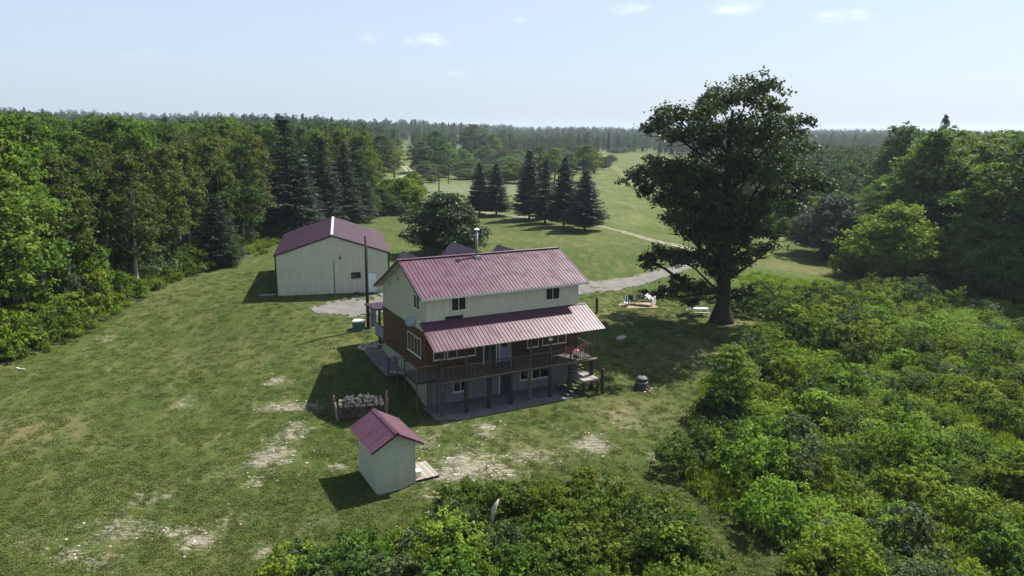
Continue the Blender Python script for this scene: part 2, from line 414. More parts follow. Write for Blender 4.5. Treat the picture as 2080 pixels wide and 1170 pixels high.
def leaves(rg, C, size, bias, aspect=.62, spread=1.0):
    """one folded-looking rhombus per leaf: centres C, half length size, facing bias with scatter"""
    n = len(C)
    nv = unit(bias + rg.normal(size=(n, 3)) * spread)
    t = unit(np.cross(nv, rg.normal(size=(n, 3)))); b = np.cross(nv, t)
    s = np.asarray(size).reshape(-1, 1) * np.ones((n, 1))
    V = np.empty((n, 4, 3))
    V[:, 0] = C - t * s; V[:, 1] = C + b * s * aspect + nv * s * .12; V[:, 2] = C + t * s; V[:, 3] = C - b * s * aspect + nv * s * .12
    return V.reshape(-1, 3)

def crown_from_clusters(name, rg, clusters, sub, nleaf, ls, mat, flat=.8, centre=None, subr=.36, spread=.9):
    Cs = []; Bs = []; Rn = []
    for (x, y, z, r) in clusters:
        k = max(3, int(sub * (r / 1.5) ** 1.6 * rg.uniform(.8, 1.2)))
        dirs = unit(rg.normal(size=(k, 3))); dirs[:, 2] = np.abs(dirs[:, 2]) * .9 - .25 + dirs[:, 2] * .3
        rad = r * rg.uniform(.35, 1.05, size=(k, 1)) ** .7
        sc = np.array([x, y, z]) + dirs * rad * np.array([1, 1, flat])
        cr = rg.uniform(0, 1, k)
        for i in range(k):
            m = int(nleaf * rg.uniform(.6, 1.4)); sr = subr * r ** .5 * rg.uniform(.7, 1.3)
            off = rg.normal(size=(m, 3)) * sr * np.array([.62, .62, .42])
            Cs.append(sc[i] + off)
            Bs.append(np.repeat((unit(dirs[i:i + 1]) * .7 + np.array([[0, 0, .75]])), m, 0) + off / sr * .25)
            Rn.append(np.clip(cr[i] * .55 + rg.uniform(0, .45, m), 0, 1))
    C = np.concatenate(Cs); B = np.concatenate(Bs); rn = np.concatenate(Rn)
    V = leaves(rg, C, ls * rg.uniform(.65, 1.3, len(C)), B, .62, spread)
    return np_mesh(name, V, 4, mat, rn)

def trunk_mesh(name, rg, clusters, H, r0, mat, zsplit=.25, lean=.02, limb=1.0, sides=7, every=1, flare=1.35):
    mb = MB()
    ang = rg.uniform(0, 6.28); lx, ly = math.cos(ang) * lean * H, math.sin(ang) * lean * H
    def ax(t): return Vector((lx * t * t + .012 * H * math.sin(t * 5 + ang), ly * t * t + .012 * H * math.cos(t * 4 + ang), H * t))
    def rr(t): return r0 * (1 - t) ** .8 * (1 + (flare - 1) * max(0, 1 - t * 14)) + .02
    ts = [0, .03, .08] + [i / 12 for i in range(2, 12)]
    mb.tube([ax(t) for t in ts], [rr(t) for t in ts], sides)
    mb.v = [(x, y, z - .4 if z < .02 * H else z) for x, y, z in mb.v]
    for i, (x, y, z, r) in enumerate(clusters):
        if i % every: continue
        tz = z / H; t0 = max(zsplit, min(.92, tz - rg.uniform(.05, .16) - .25 * math.hypot(x, y) / H))
        p0 = ax(t0); p3 = Vector((x, y, z)); 
        m1 = p0.lerp(p3, .35) + Vector((0, 0, -.06 * (p3 - p0).length)) + Vector(rg.normal(size=3)) * .04 * (p3 - p0).length
        m2 = p0.lerp(p3, .7) + Vector(rg.normal(size=3)) * .04 * (p3 - p0).length
        b0 = min(rr(t0) * .55, .02 * limb * ((p3 - p0).length + 2)); 
        mb.tube([p0, m1, m2, p3], [b0, b0 * .72, b0 * .45, b0 * .15 + .008], 5, cap=False)
        for _ in range(2 if r > .8 else 0):
            q = p3 + Vector(rg.normal(size=3)) * r * .7
            mb.tube([m2, m2.lerp(q, .5) + Vector(rg.normal(size=3)) * .1, q], [b0 * .35, b0 * .22, .01], 4, cap=False)
    return mb.mesh(name, mat, True)

def auto_clusters(rg, H, z0, W, n, prof, rc=(.9, 1.7)):
    out = []
    for i in range(n):
        t = (i + rg.uniform(0, 1)) / n
        a = i * 2.4 + rg.uniform(-.5, .5); w = prof(t) * W * (rg.uniform(.25, 1) ** .5)
        r = rg.uniform(*rc) * (.75 + .5 * prof(t))
        out.append((math.cos(a) * w, math.sin(a) * w, z0 + (H - z0 - r * .7) * t, r))
    return out

def spruce_meshes(rg, H, W, z0, mat, dens=1.0, gap=.0, droop=.35, ls=.2, pw=.85):
    """whorls of drooping boughs, each bough a fan of needle sprays"""
    Cs = []; T = []; Sz = []; Rn = []
    z = z0
    mb = MB(); mb.tube([(0, 0, -.4), (0, 0, .3), (.03, 0, H * .5), (0, 0, H)], [H * .017 + .05, H * .014 + .03, H * .009, .015], 7)
    while z < H * .985:
        t = (z - z0) / (H - z0)
        L = W * ((1 - t) ** pw * .96 + .04) * (1 if t > .08 else .8 + t * 2.5)
        nb = max(4, int((9 - 4 * t) * dens)); ph = rg.uniform(0, 6.28)
        for k in range(nb):
            a = ph + 6.283 * k / nb + rg.normal() * .22; l = L * rg.uniform(.72, 1.12)
            if rg.uniform() < gap: continue
            zz = z + rg.normal() * .1
            d = np.array([math.cos(a), math.sin(a), 0.]); sd = np.array([-d[1], d[0], 0.])
            m = max(4, int(l / (.15)))
            s = np.linspace(.12, 1, m)
            z_ = zz + l * (.10 * s - droop * s ** 1.6 + .14 * s ** 4) + (.25 * l * s if t > .85 else 0)
            P = d * (s * l)[:, None] + np.array([0, 0, 1.]) * z_[:, None]
            if l > 1.0 and k % 2 == 0:
                mb.tube([(0, 0, zz), tuple(P[m // 2]), tuple(P[-1])], [.05, .03, .01], 3, cap=False)
            for q in range(m):
                wd = (.36 * l * (1 - s[q] * .75) + .08) * rg.uniform(.7, 1.2)
                for sg in (-1, 0, 1):
                    nn = 1 if sg == 0 else max(1, int(wd / .2))
                    for j in range(nn):
                        off = sd * sg * wd * (j + .6) / nn
                        c = P[q] + off + d * abs(np.linalg.norm(off)) * .45 + rg.normal(size=3) * .05 + np.array([0, 0, -.22 * np.linalg.norm(off)])
                        Cs.append(c); T.append(unit(d * 1.0 + sd * sg * .9 + np.array([0, 0, -.25]) + rg.normal(size=3) * .22)); Sz.append(ls * rg.uniform(.7, 1.3))
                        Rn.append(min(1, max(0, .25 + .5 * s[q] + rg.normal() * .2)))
        z += max(.16, (.42 - .26 * t)) * H / 12 * rg.uniform(.8, 1.2) ** .5
    Cs = np.array(Cs); T = np.array(T); Sz = np.array(Sz)[:, None]
    nrm = unit(np.array([[0, 0, 1.]]) + rg.normal(size=Cs.shape) * .45); b = unit(np.cross(nrm, T))
    V = np.empty((len(Cs), 4, 3)); V[:, 0] = Cs - T * Sz; V[:, 1] = Cs + b * Sz * .42; V[:, 2] = Cs + T * Sz * 1.15; V[:, 3] = Cs - b * Sz * .42
    return mb, np_mesh('crown', V.reshape(-1, 3), 4, mat, np.array(Rn))

# ------------------------------------------------------------------ ground
def graded(lo, f0, f1, hi, step, g=1.09):
    mid = list(np.arange(f0, f1, step)); out = []
    x = f1; s = step
    while x < hi: out.append(x); s *= g; x += s
    out.append(hi); left = []; x = f0; s = step
    while True:
        s *= g; x -= s
        if x <= lo: left.append(lo); break
        left.append(x)
    return np.array(left[::-1] + mid + out)
def inpoly(x, y, poly):
    c = np.zeros(np.shape(x), bool); n = len(poly)
    for i in range(n):
        x1, y1 = poly[i]; x2, y2 = poly[(i + 1) % n]
        if y1 == y2: continue
        k = ((y1 > y) != (y2 > y)) & (x < (x2 - x1) * (y - y1) / (y2 - y1) + x1); c ^= k
    return c
def blobmask(x, y, blobs, gain=1.):
    m = np.zeros(np.shape(x))
    for (px, py, rx, ry, amt) in blobs:
        cx, cy = gp(px, py); d = ((x - cx) / rx) ** 2 + ((y - cy) / ry) ** 2
        m = np.maximum(m, amt * np.exp(-d * 1.2))
    return m
BARE = [(945, 950, 2.5, 3.0, 1.00), (1010, 955, 1.8, 2.3, 0.80), (865, 900, 1.4, 2.5, 0.60), (985, 872, 1.1, 2.1, 0.90), (1090, 925, 2.1, 1.6, 0.75), (1200, 905, 1.8, 2.3, 0.95), (1260, 850, 2.1, 2.8, 0.55),
        (550, 925, 1.8, 2.3, 1.00), (590, 880, 1.4, 2.1, 0.90), (580, 825, 2.5, 1.0, 0.95), (560, 775, 1.1, 1.1, 0.95), (520, 980, 1.0, 1.1, 0.70), (400, 1100, 1.8, 1.3, 0.90), (360, 1080, 1.6, 0.9, 0.80),
        (250, 1075, 3.0, 1.6, 0.70), (150, 1130, 1.8, 1.1, 0.80), (540, 1120, 1.1, 1.1, 0.80), (480, 1060, 1.6, 1.1, 0.65), (690, 948, 0.8, 0.6, 1.00), (760, 1010, 1.4, 1.0, 0.45), (880, 1000, 1.8, 1.1, 0.65), (1250, 980, 1.4, 1.1, 0.55),
        (420, 640, 1.0, 1.4, 0.30), (215, 690, 1.6, 2.1, 0.55), (100, 700, 2.3, 2.3, 0.35), (40, 752, 0.7, 0.5, 0.65), (1510, 742, 0.8, 1.6, 0.55), (370, 820, 0.9, 1.8, 0.65), (1290, 780, 1.1, 1.1, 0.40), (1570, 1120, 1.1, 2.3, 0.45), (310, 1010, 2.5, 2.0, .5), (450, 960, 1.5, 2.0, .4), (200, 1140, 2.2, 1.2, .7), (60, 1100, 2, 1.5, .5), (1120, 870, 1.5, 1.2, .5), (640, 1060, 1.2, 1, .5), (1330, 930, 1.0, 2.0, .6), (900, 860, 1.2, 1.0, .6)]
DRY = [(1420, 720, 4, 4, .9), (1270, 640, 3.5, 2, 1.0), (1500, 660, 3, 2.5, 1.), (60, 870, 5, 2.5, .8), (1330, 850, 4, 3, .5), (1000, 480, 9, 8, .3), (1250, 830, 3, 3, .7), (1620, 545, 9, 5, .8), (1150, 490, 10, 8, .3), (330, 600, 4, 6, .35),
       (1300, 720, 3, 3, .5), (1060, 905, 3, 3, .5), (430, 720, 6, 4, .3), (680, 700, 3, 3, .25), (830, 880, 2, 3, .4)]
TALL = [(1620, 585, 7, 9, 1.), (1560, 600, 5, 4, .8), (1450, 480, 14, 12, .6), (1990, 620, 8, 6, 1.), (1740, 600, 14, 6, .9), (1300, 450, 10, 14, .8)]
FOREST_L = [(-41, 40), (-41.5, 57), (-40.5, 69), (-40.5, 84), (-39.5, 96), (-38, 108), (-37, 122), (-34, 140), (-31, 158), (-33, 176), (-42, 205), (-60, 260), (-70, 330), (-420, 330), (-240, 60), (-90, 40)]
FOREST_R = [gp(1560, 470), gp(1640, 500), gp(1700, 545), gp(1800, 585), gp(1950, 605), gp(2090, 625), gp(2600, 720), (260, 75), (330, 330), (100, 330), (60, 230), (48, 165)]
THICK_R = [gp(1375, 975), gp(1405, 880), gp(1425, 800), gp(1500, 725), gp(1552, 660), gp(1600, 618), gp(1700, 600), gp(1850, 588), gp(1960, 620), gp(2090, 680), (45, 68), (38, 20), (13.5, 20), gp(1700, 1200), gp(1560, 1100), gp(1450, 1030)]
THICK_B = [gp(540, 1190), gp(650, 1135), gp(780, 1110), gp(900, 1060), gp(1010, 1030), gp(1150, 1005), gp(1280, 1010), gp(1370, 1060), gp(1430, 1130), gp(1460, 1250), gp(1440, 1500), gp(540, 1500)]
MEADOW = [gp(860, 420), gp(960, 415), gp(1060, 400), gp(1100, 378), gp(1000, 362), gp(860, 358), gp(840, 390)]
def ground():
    xs = graded(-6000, -48, 62, 6000, .5, 1.11); ys = graded(-1500, 22, 150, 7000, .5, 1.07)
    X, Y = np.meshgrid(xs, ys); Z = hz(X, Y)
    nx, ny = len(xs), len(ys)
    V = np.stack([X.ravel(), Y.ravel(), Z.ravel()], 1)
    i = np.arange(nx * ny).reshape(ny, nx); F = np.stack([i[:-1, :-1], i[:-1, 1:], i[1:, 1:], i[1:, :-1]], -1).reshape(-1, 4)
    me = bpy.data.meshes.new('ground')
    me.vertices.add(len(V)); me.vertices.foreach_set('co', V.astype(np.float32).ravel())
    me.loops.add(F.size); me.loops.foreach_set('vertex_index', F.astype(np.int32).ravel())
    me.polygons.add(len(F)); me.polygons.foreach_set('loop_start', np.arange(0, F.size, 4, dtype=np.int32)); me.polygons.foreach_set('loop_total', np.full(len(F), 4, np.int32))
    x, y = V[:, 0], V[:, 1]
    att = {}
    att['bare'] = blobmask(x, y, BARE); att['dry'] = blobmask(x, y, DRY); att['tall'] = blobmask(x, y, TALL)
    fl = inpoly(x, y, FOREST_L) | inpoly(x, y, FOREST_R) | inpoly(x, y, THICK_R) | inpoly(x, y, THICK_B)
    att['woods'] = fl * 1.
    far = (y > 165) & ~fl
    att['field'] = np.clip((y - 105) / 60, 0, 1) * (x > 12) * (x < 150) + np.clip((y - 150) / 60, 0, 1) * (x <= 12)
    att['grey'] = blobmask(x, y, [(960, 385, 30, 34, 1.), (880, 385, 18, 30, 1.), (1050, 378, 22, 26, .9)])
    for k, v in att.items():
        a = me.attributes.new(k, 'FLOAT', 'POINT'); a.data.foreach_set('value', np.asarray(v, np.float32))
    me.update(calc_edges=True); me.shade_smooth()
    m, nt = mk('grass_ground'); s = N(nt)
    g = s.n('ShaderNodeNewGeometry').outputs['Position']
    st = s.n('ShaderNodeMapping'); st.inputs['Rotation'].default_value = (0, 0, .5); st.inputs['Scale'].default_value = (1, .28, 1); s.l(g, st.inputs[0])
    n_big = s.noise(g, .09, 4, .6); n_mid = s.noise(g, .55, 5, .6); n_str = s.noise(st.outputs[0], 1.1, 4, .6); n_fine = s.noise(g, 6, 7, .7); n_vf = s.noise(g, 22, 4, .7)
    col = s.mix(s.rng(n_big, .35, .65), (.048, .076, .017), (.072, .094, .024))
    col = s.mix(s.math('MULTIPLY', s.rng(n_mid, .38, .68), .75), col, (.052, .080, .017))
    col = s.mix(s.math('MULTIPLY', s.rng(n_str, .48, .72), .6), col, (.165, .15, .062))
    tuft = s.rng(n_fine, .56, .68)
    col = s.mix(s.math('MULTIPLY', tuft, .7), col, (.165, .185, .05))
    dk = s.rng(s.noise(g, 3.3, 6, .7), .30, .47, 1, 0)
    col = s.mix(s.math('MULTIPLY', dk, .75), col, (.032, .050, .012))
    dry = s.math('MULTIPLY', s.attr('dry'), s.rng(n_mid, .3, .62))
    col = s.mix(s.math('MULTIPLY', dry, .85), col, (.20, .165, .085))
    tall = s.math('MULTIPLY', s.attr('tall'), s.rng(n_mid, .25, .5))
    col = s.mix(s.math('MULTIPLY', tall, .8), col, s.mix(n_fine, (.04, .10, .012), (.08, .15, .02)))
    fieldc = s.mix(s.rng(n_big, .35, .62), (.066, .100, .025), (.115, .130, .042))
    fieldc = s.mix(s.math('MULTIPLY', s.rng(s.noise(st.outputs[0], .25, 5, .6), .5, .66), .6), fieldc, (.20, .19, .09))
    col = s.mix(s.math('MULTIPLY', s.attr('field'), .85), col, fieldc)
    col = s.mix(s.math('MULTIPLY', s.attr('grey'), .85), col, s.mix(s.rng(s.noise(g, .45, 6, .7), .35, .65), (.085, .115, .05), (.19, .21, .135)))
    b1 = s.math('MULTIPLY', s.attr('bare'), 1.0)
    bn = s.math('ADD', b1, s.math('MULTIPLY', s.math('SUBTRACT', s.noise(s_warp(s, g), 2.1, 9, .78, 1.2), .5), 4.2))
    bm = s.math('MULTIPLY', s.rng(bn, .46, 1.0), s.rng(b1, .08, .3))
    speck = s.math('MULTIPLY', s.rng(s.noise(g, 2.6, 8, .75, 1.), .64, .72), .5)
    barec = s.mix(s.rng(n_fine, .35, .66), (.16, .135, .095), (.42, .375, .30))
    barec = s.mix(s.math('MULTIPLY', s.rng(n_mid, .45, .6), .6), barec, (.25, .235, .20))
    near = s.math('SUBTRACT', 1.0, s.math('MAXIMUM', s.attr('field'), s.attr('woods')), True)
    col = s.mix(s.math('MULTIPLY', speck, near), col, (.19, .175, .12))
    col = s.mix(bm, col, barec)
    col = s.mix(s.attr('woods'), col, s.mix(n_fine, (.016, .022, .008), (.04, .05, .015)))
    h = s.math('ADD', s.math('ADD', s.math('MULTIPLY', n_fine, .5), s.math('MULTIPLY', n_vf, .2)), n_mid)
    s.out(col, .95, s.bump(h, 1.0, .22), .08)
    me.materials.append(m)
    return tag(put('ground', me), kind='structure')
def s_warp(s, g):
    w = s.n('ShaderNodeMapping'); w.inputs['Rotation'].default_value = (0, 0, .35); w.inputs['Scale'].default_value = (.6, 1.35, 1); s.l(g, w.inputs[0]); return w.outputs[0]
ground()

def ribbon(name, pts, widths, mat, dz=.035, step=.35, rag=.5, strands=None):
    """a worn strip of road draped over the terrain, its edge frayed"""
    rg = np.random.default_rng(len(name) + len(pts))
    P = np.array(pts, float); seg = np.hypot(*np.diff(P, axis=0).T); L = np.concatenate([[0], np.cumsum(seg)])
    n = int(L[-1] / step); u = np.linspace(0, L[-1], n)
    # smooth the run of the centre line
    cx = np.interp(u, L, P[:, 0]); cy = np.interp(u, L, P[:, 1]); w = np.interp(u, L, widths)
    k = max(3, int(4 / step)); ker = np.hanning(k + 2)[1:-1]; ker /= ker.sum()
    def sm(a): return np.convolve(np.pad(a, k // 2 + 1, mode='edge'), ker, 'same')[k // 2 + 1:k // 2 + 1 + n]
    cx, cy, w = sm(cx), sm(cy), sm(w)
    tx, ty = np.gradient(cx), np.gradient(cy); l = np.hypot(tx, ty) + 1e-9; nx_, ny_ = -ty / l, tx / l
    m = int(max(widths) / step) + 3; s = np.linspace(-.5, .5, m)
    X = cx[:, None] + nx_[:, None] * w[:, None] * s; Y = cy[:, None] + ny_[:, None] * w[:, None] * s
    Z = hz(X, Y) + dz
    i = np.arange(n * m).reshape(n, m); F = np.stack([i[:-1, :-1], i[:-1, 1:], i[1:, 1:], i[1:, :-1]], -1).reshape(-1, 4)
    ec = np.abs((s[:-1] + s[1:]) / 2) * 2
    edge = np.tile(ec, n - 1); wob = np.repeat(np.sin(u[:-1] * 1.3) * .05 + np.sin(u[:-1] * .37 + 1) * .06, m - 1)
    keep = rg.uniform(size=len(F)) > np.clip((edge + wob - (1 - rag)) / rag, 0, 1) ** 1.6 * .95
    if strands is not None:   # grass left standing between the wheel tracks
        d = np.min([np.abs(ec * np.sign(s[:-1] + s[1:]) - q) for q in strands], 0)
        keep &= rg.uniform(size=len(F)) > np.tile(np.clip((d - .22) * 4, 0, .9), n - 1)
    mb = bpy.data.meshes.new(name); mb.from_pydata(np.stack([X.ravel(), Y.ravel(), Z.ravel()], 1).tolist(), [], F[keep].tolist()); mb.materials.append(mat); mb.update()
    return tag(put(name, mb), kind='structure')
ribbon('gravel_driveway', [gp(770, 606), gp(870, 600), gp(990, 592), gp(1100, 590), gp(1190, 584), gp(1270, 574), gp(1345, 556), gp(1400, 540), gp(1450, 522)], [5, 5.5, 6, 6, 6.2, 4.6, 3.2, 2.4, 2], M['gravel'], rag=.35)
ribbon('gravel_pad', [gp(628, 632), gp(665, 628), gp(710, 625), gp(780, 622), gp(860, 618)], [2.0, 5.2, 6.5, 6.5, 5], M['gravel'], dz=.05, rag=.6)
ribbon('dirt_track', [gp(1450, 522), gp(1380, 500), gp(1320, 487), gp(1262, 470), gp(1215, 459), gp(1140, 450), gp(1060, 441), gp(980, 431), gp(900, 420), gp(840, 402), gp(800, 390), gp(765, 378), gp(790, 367), gp(835, 353), gp(828, 343), gp(815, 335)],
       [2, 2.2, 2.4, 2.4, 2.4, 2.4, 2.4, 2.4, 2.8, 3, 3, 3.2, 3.4, 4, 4, 4], M['track'], dz=.05, rag=.3, strands=(-.55, .55))
ribbon('field_track', [gp(1338, 418), gp(1310, 395), gp(1285, 375), gp(1262, 352), gp(1240, 330), gp(1232, 315)], [2, 4, 6, 8, 10, 12], M['mown'], dz=.07, step=.8, rag=.9)

# ------------------------------------------------------------------ building helpers
def panel_profile(w, ribs, rib=.035, rw=.035):
    pts = [(0, 0)]
    for k in range(ribs):
        c = w * (k + .5) / ribs
        pts += [(c - rw * 1.6, 0), (c - rw * .7, rib), (c + rw * .7, rib), (c + rw * 1.6, 0)]
    return pts + [(w - .004, 0)]
def slope_panels(parent, pname, mat, ridge, eave, a0, a1, n, back=False, ribs=3, rib=.035):
    (rb, rz), (eb, ez) = ridge, eave
    L = math.hypot(eb - rb, ez - rz); w = (a1 - a0) / n
    prof = panel_profile(w, ribs, rib)
    mb = MB(); m = len(prof)
    mb.add([(x, 0, z) for x, z in prof] + [(x, L, z) for x, z in prof], [(i, i + 1, i + 1 + m, i + m) for i in range(m - 1)])
    mb.add([(0, 0, -.012), (w - .004, 0, -.012), (w - .004, L, -.012), (0, L, -.012)], [(3, 2, 1, 0)])
    me = mb.mesh(pname, mat)
    Yv = Vector((0, eb - rb, ez - rz)).normalized(); Xv = Vector((1, 0, 0)) if back else Vector((-1, 0, 0)); Zv = Xv.cross(Yv)
    for i in range(n):
        o = put(pname, me, parent)
        x = a0 + w * i if back else a1 - w * i
        o.matrix_local = Matrix(((Xv.x, Yv.x, Zv.x, x), (Xv.y, Yv.y, Zv.y, rb), (Xv.z, Yv.z, Zv.z, rz), (0, 0, 0, 1)))
def ribbed_wall(parent, mat, P, s0, s1, n, zb, zt, ribs=3, rib=.02, name='wall_panel'):
    """metal sheets side by side; P(s, out, z) maps onto the wall"""
    w = (s1 - s0) / n
    for i in range(n):
        x0 = s0 + i * w; prof = [(x0 + x, .01 + o) for x, o in panel_profile(w, ribs, rib, .03)]
        # keep a knot where the top edge kinks
        mb = MB(); m = len(prof)
        mb.add([P(x, o, zb(x)) for x, o in prof] + [P(x, o, zt(x)) for x, o in prof], [(k, k + 1, k + 1 + m, k + m) for k in range(m - 1)])
        mb.build(name, mat, parent)
def window(parent, P, s0, s1, z0, z1, mull=1, bars=0, fmat='trim_white', fw=.06, name='window', proud=.06, sill=True):
    w = empty(name, parent=parent)
    def bx(mb, a, b, c, d, o0, o1):
        p, q = P(a, o0, c), P(b, o1, d)
        mb.box(min(p[0], q[0]), max(p[0], q[0]), min(p[1], q[1]), max(p[1], q[1]), min(p[2], q[2]), max(p[2], q[2]))
    mb = MB()
    bx(mb, s0, s0 + fw, z0, z1, 0, proud); bx(mb, s1 - fw, s1, z0, z1, 0, proud); bx(mb, s0 + fw, s1 - fw, z1 - fw, z1, 0, proud); bx(mb, s0 + fw, s1 - fw, z0, z0 + fw, 0, proud)
    mb.build('frame', M[fmat], w)
    n = mull + 1; wd = (s1 - s0 - 2 * fw) / n
    for k in range(mull):
        c = s0 + fw + wd * (k + 1); mm = MB(); bx(mm, c - fw * .4, c + fw * .4, z0 + fw, z1 - fw, 0, proud - .01); mm.build('mullion', M[fmat], w)
    for k in range(n):
        a = s0 + fw + wd * k; g = MB(); bx(g, a + .001, a + wd - .001, z0 + fw + .001, z1 - fw - .001, 0, .032 + .001 * k); g.build('pane', M['glass'], w)
    if sill:
        mm = MB(); bx(mm, s0 - .04, s1 + .04, z0 - .05, z0 - .002, 0, proud + .04); mm.build('sill', M[fmat], w)
    return w

# ------------------------------------------------------------------ farmhouse
L_, W_ = 12.91, 9.52
RB, RZ = 3.99, 10.30                      # ridge
FE, FZ = -.589, 8.258                     # front eave
BE, BZ = 10.10, 7.235                     # rear eave
house = tag(empty('farmhouse', (HO[0], HO[1], 0), HA), 'two-storey farmhouse with pinkish red metal roof, cream upper storey and log railed deck', 'house')
PF = lambda s, o, z: (s, -o, z)            # front wall
PS = lambda s, o, z: (-o, s, z)            # left end wall
PE = lambda s, o, z: (L_ + o, s, z)        # right end wall
PB = lambda s, o, z: (s, W_ + o, z)
box_obj('basement_wall', M['concrete'], house, 0, L_, .0, W_, -.4, 2.40)
# thin green-tinted render on the left end of the basement
MB().box(-.025, -.002, .02, W_, -.3, 2.39).build('end_render', M['concrete_green'], house)
mw = MB().box(0.02, L_ - .02, 0.02, W_ - .02, 2.402, 5.5).build('middle_wall', M['plank_brown'], house)
rnd = random.Random(4)
for P, ln in ((PF, L_), (PS, W_), (PE, W_)):
    z = 2.42; k = 0
    while z < 5.42:
        h = .19; sp = rnd.uniform(.3, .7) * ln
        for (s0, s1) in ((-.03, sp), (sp + .008, ln + .03)):
            p, q = P(s0, .0, z), P(s1, .035 + rnd.uniform(0, .012), z + h - .018)
            MB().box(min(p[0], q[0]), max(p[0], q[0]), min(p[1], q[1]), max(p[1], q[1]), p[2], q[2]).build('plank', M['plank_brown'], mw)
        z += h
# upper storey: board gable ends, ribbed metal along the front
def roofz(b): return RZ - (RB - b) * (RZ - FZ) / (RB - FE) if b < RB else RZ - (b - RB) * (RZ - BZ) / (BE - RB)
gb = [(0, 0, 5.5), (0, W_, 5.5), (0, W_, roofz(W_) - .12), (0, RB, RZ - .12), (0, 0, roofz(0) - .12)]
MB().poly(gb, (.12, 0, 0)).build('gable_wall', M['cream_board'], house)
MB().poly([(L_ - .12, y, z) for _, y, z in gb], (.12, 0, 0)).build('gable_wall', M['cream_board'], house)
MB().box(.121, L_ - .121, .0, .1, 5.5, roofz(0) - .13).build('front_wall', M['cream_metal'], house)
MB().box(.121, L_ - .121, W_ - .1, W_, 5.5, roofz(W_) - .13).build('rear_wall', M['cream_metal'], house)
ribbed_wall(house, M['cream_metal'], PF, .02, L_ - .02, 14, lambda s: 5.52, lambda s: roofz(0) - .14)
MB().box(-.05, -.001, -.05, .08, 5.5, roofz(0) - .2).build('corner_trim', M['cream_board'], house)
MB().box(-.06, -.002, -.02, W_ + .02, 5.44, 5.54).build('band_board', M['trim_dark'], house)
# roof
roof = box_obj('roof', M['tan_wood'], house, 5, 5.1, RB - .05, RB + .05, RZ - .3, RZ - .2)
ra0, ra1 = -.581, L_ + .581
def slab(a0, a1, p, q, t, name, mat, parent):
    (b0, z0), (b1, z1) = p, q; d = Vector((0, b1 - b0, z1 - z0)).normalized(); n = Vector((1, 0, 0)).cross(d); n = n if n.z > 0 else -n
    return MB().poly([(a0, b0, z0), (a0, b1, z1), (a0, b1 - n.y * t, z1 - n.z * t), (a0, b0, z0 - t)], (a1 - a0, 0, 0)).build(name, mat, parent)
slab(ra0 + .03, ra1 - .03, (RB, RZ - .02), (FE + .02, FZ - .01), .10, 'soffit', M['cream_board'], roof)
slab(ra0 + .03, ra1 - .03, (RB + .002, RZ - .02), (BE - .02, BZ - .01), .10, 'soffit', M['cream_board'], roof)
slope_panels(roof, 'roof_panel', M['roof_red'], (RB, RZ), (FE, FZ), ra0, ra1, 16)
slope_panels(roof, 'roof_panel', M['roof_red'], (RB, RZ), (BE, BZ), ra0, ra1, 16, back=True)
MB().beam((ra0, RB - .09, RZ + .012), (ra1, RB - .09, RZ + .012), .2, .03, (0, .45, 1)).beam((ra0, RB + .09, RZ + .0), (ra1, RB + .09, RZ + .0), .2, .03, (0, -.5, 1)).build('ridge_cap', M['roof_red'], roof)
MB().box(ra0, ra1, FE - .03, FE + .012, FZ - .17, FZ - .015).build('fascia', M['trim_white'], roof)
for a in (ra0, ra1):
    MB().beam((a, RB, RZ - .07), (a, FE, FZ - .07), .035, .17).beam((a, RB, RZ - .07), (a, BE, BZ - .07), .035, .17).build('rake_board', M['trim_dark'], roof)
# rear cross gables that stand up level with the ridge
for a, b1, hw in ((1.2, 7.8, 1.5), (6.7, 10.7, 1.75), (9.58, 7.55, 1.2)):
    g = empty('cross_gable', parent=roof)
    drop = hw * 1.15
    for sg in (-1, 1):
        q = [(a, RB + .05, RZ - .02), (a, b1, RZ - .02), (a + sg * hw, b1, RZ - drop), (a + sg * hw, RB + .05 + drop * 2.0 if RB + drop * 2 < b1 else b1 - .1, RZ - drop)]
        MB().poly(q if sg < 0 else q[::-1], (0, 0, .05)).build('roof_panel', M['roof_purple'], g)
    zb = min(roofz(min(b1, W_)), RZ - drop) - .1
    MB().poly([(a - hw + .12, b1 - .3, zb - .6), (a + hw - .12, b1 - .3, zb - .6), (a + hw - .12, b1 - .3, RZ - drop + .05), (a, b1 - .3, RZ - .15), (a - hw + .12, b1 - .3, RZ - drop + .05)], (0, .1, 0)).build('gable_wall', M['cream_board'], g)
# stove pipe
ca, cb = 5.75, 3.65
ch = empty('stove_pipe', (ca, cb, roofz(cb)), parent=roof)
MB().lathe([(.105, -.3), (.105, 2.05)], 12).build('pipe', M['galv'], ch, True)
MB().lathe([(.22, 2.12), (.22, 2.17), (.05, 2.27)], 14).build('cap', M['white_paint'], ch)
MB().tube([(.1, 0, 2.0), (.1, 0, 2.14)], [.012, .012], 4).tube([(-.1, 0, 2.0), (-.1, 0, 2.14)], [.012, .012], 4).tube([(0, .1, 2.0), (0, .1, 2.14)], [.012, .012], 4).build('cap_stay', M['galv'], ch)
MB().beam((-.25, -.3, -.08), (.25, -.3, -.08), .1, .05).box(-.28, .28, -.28, .25, -.12, .09).build('flashing', M['galv'], ch)
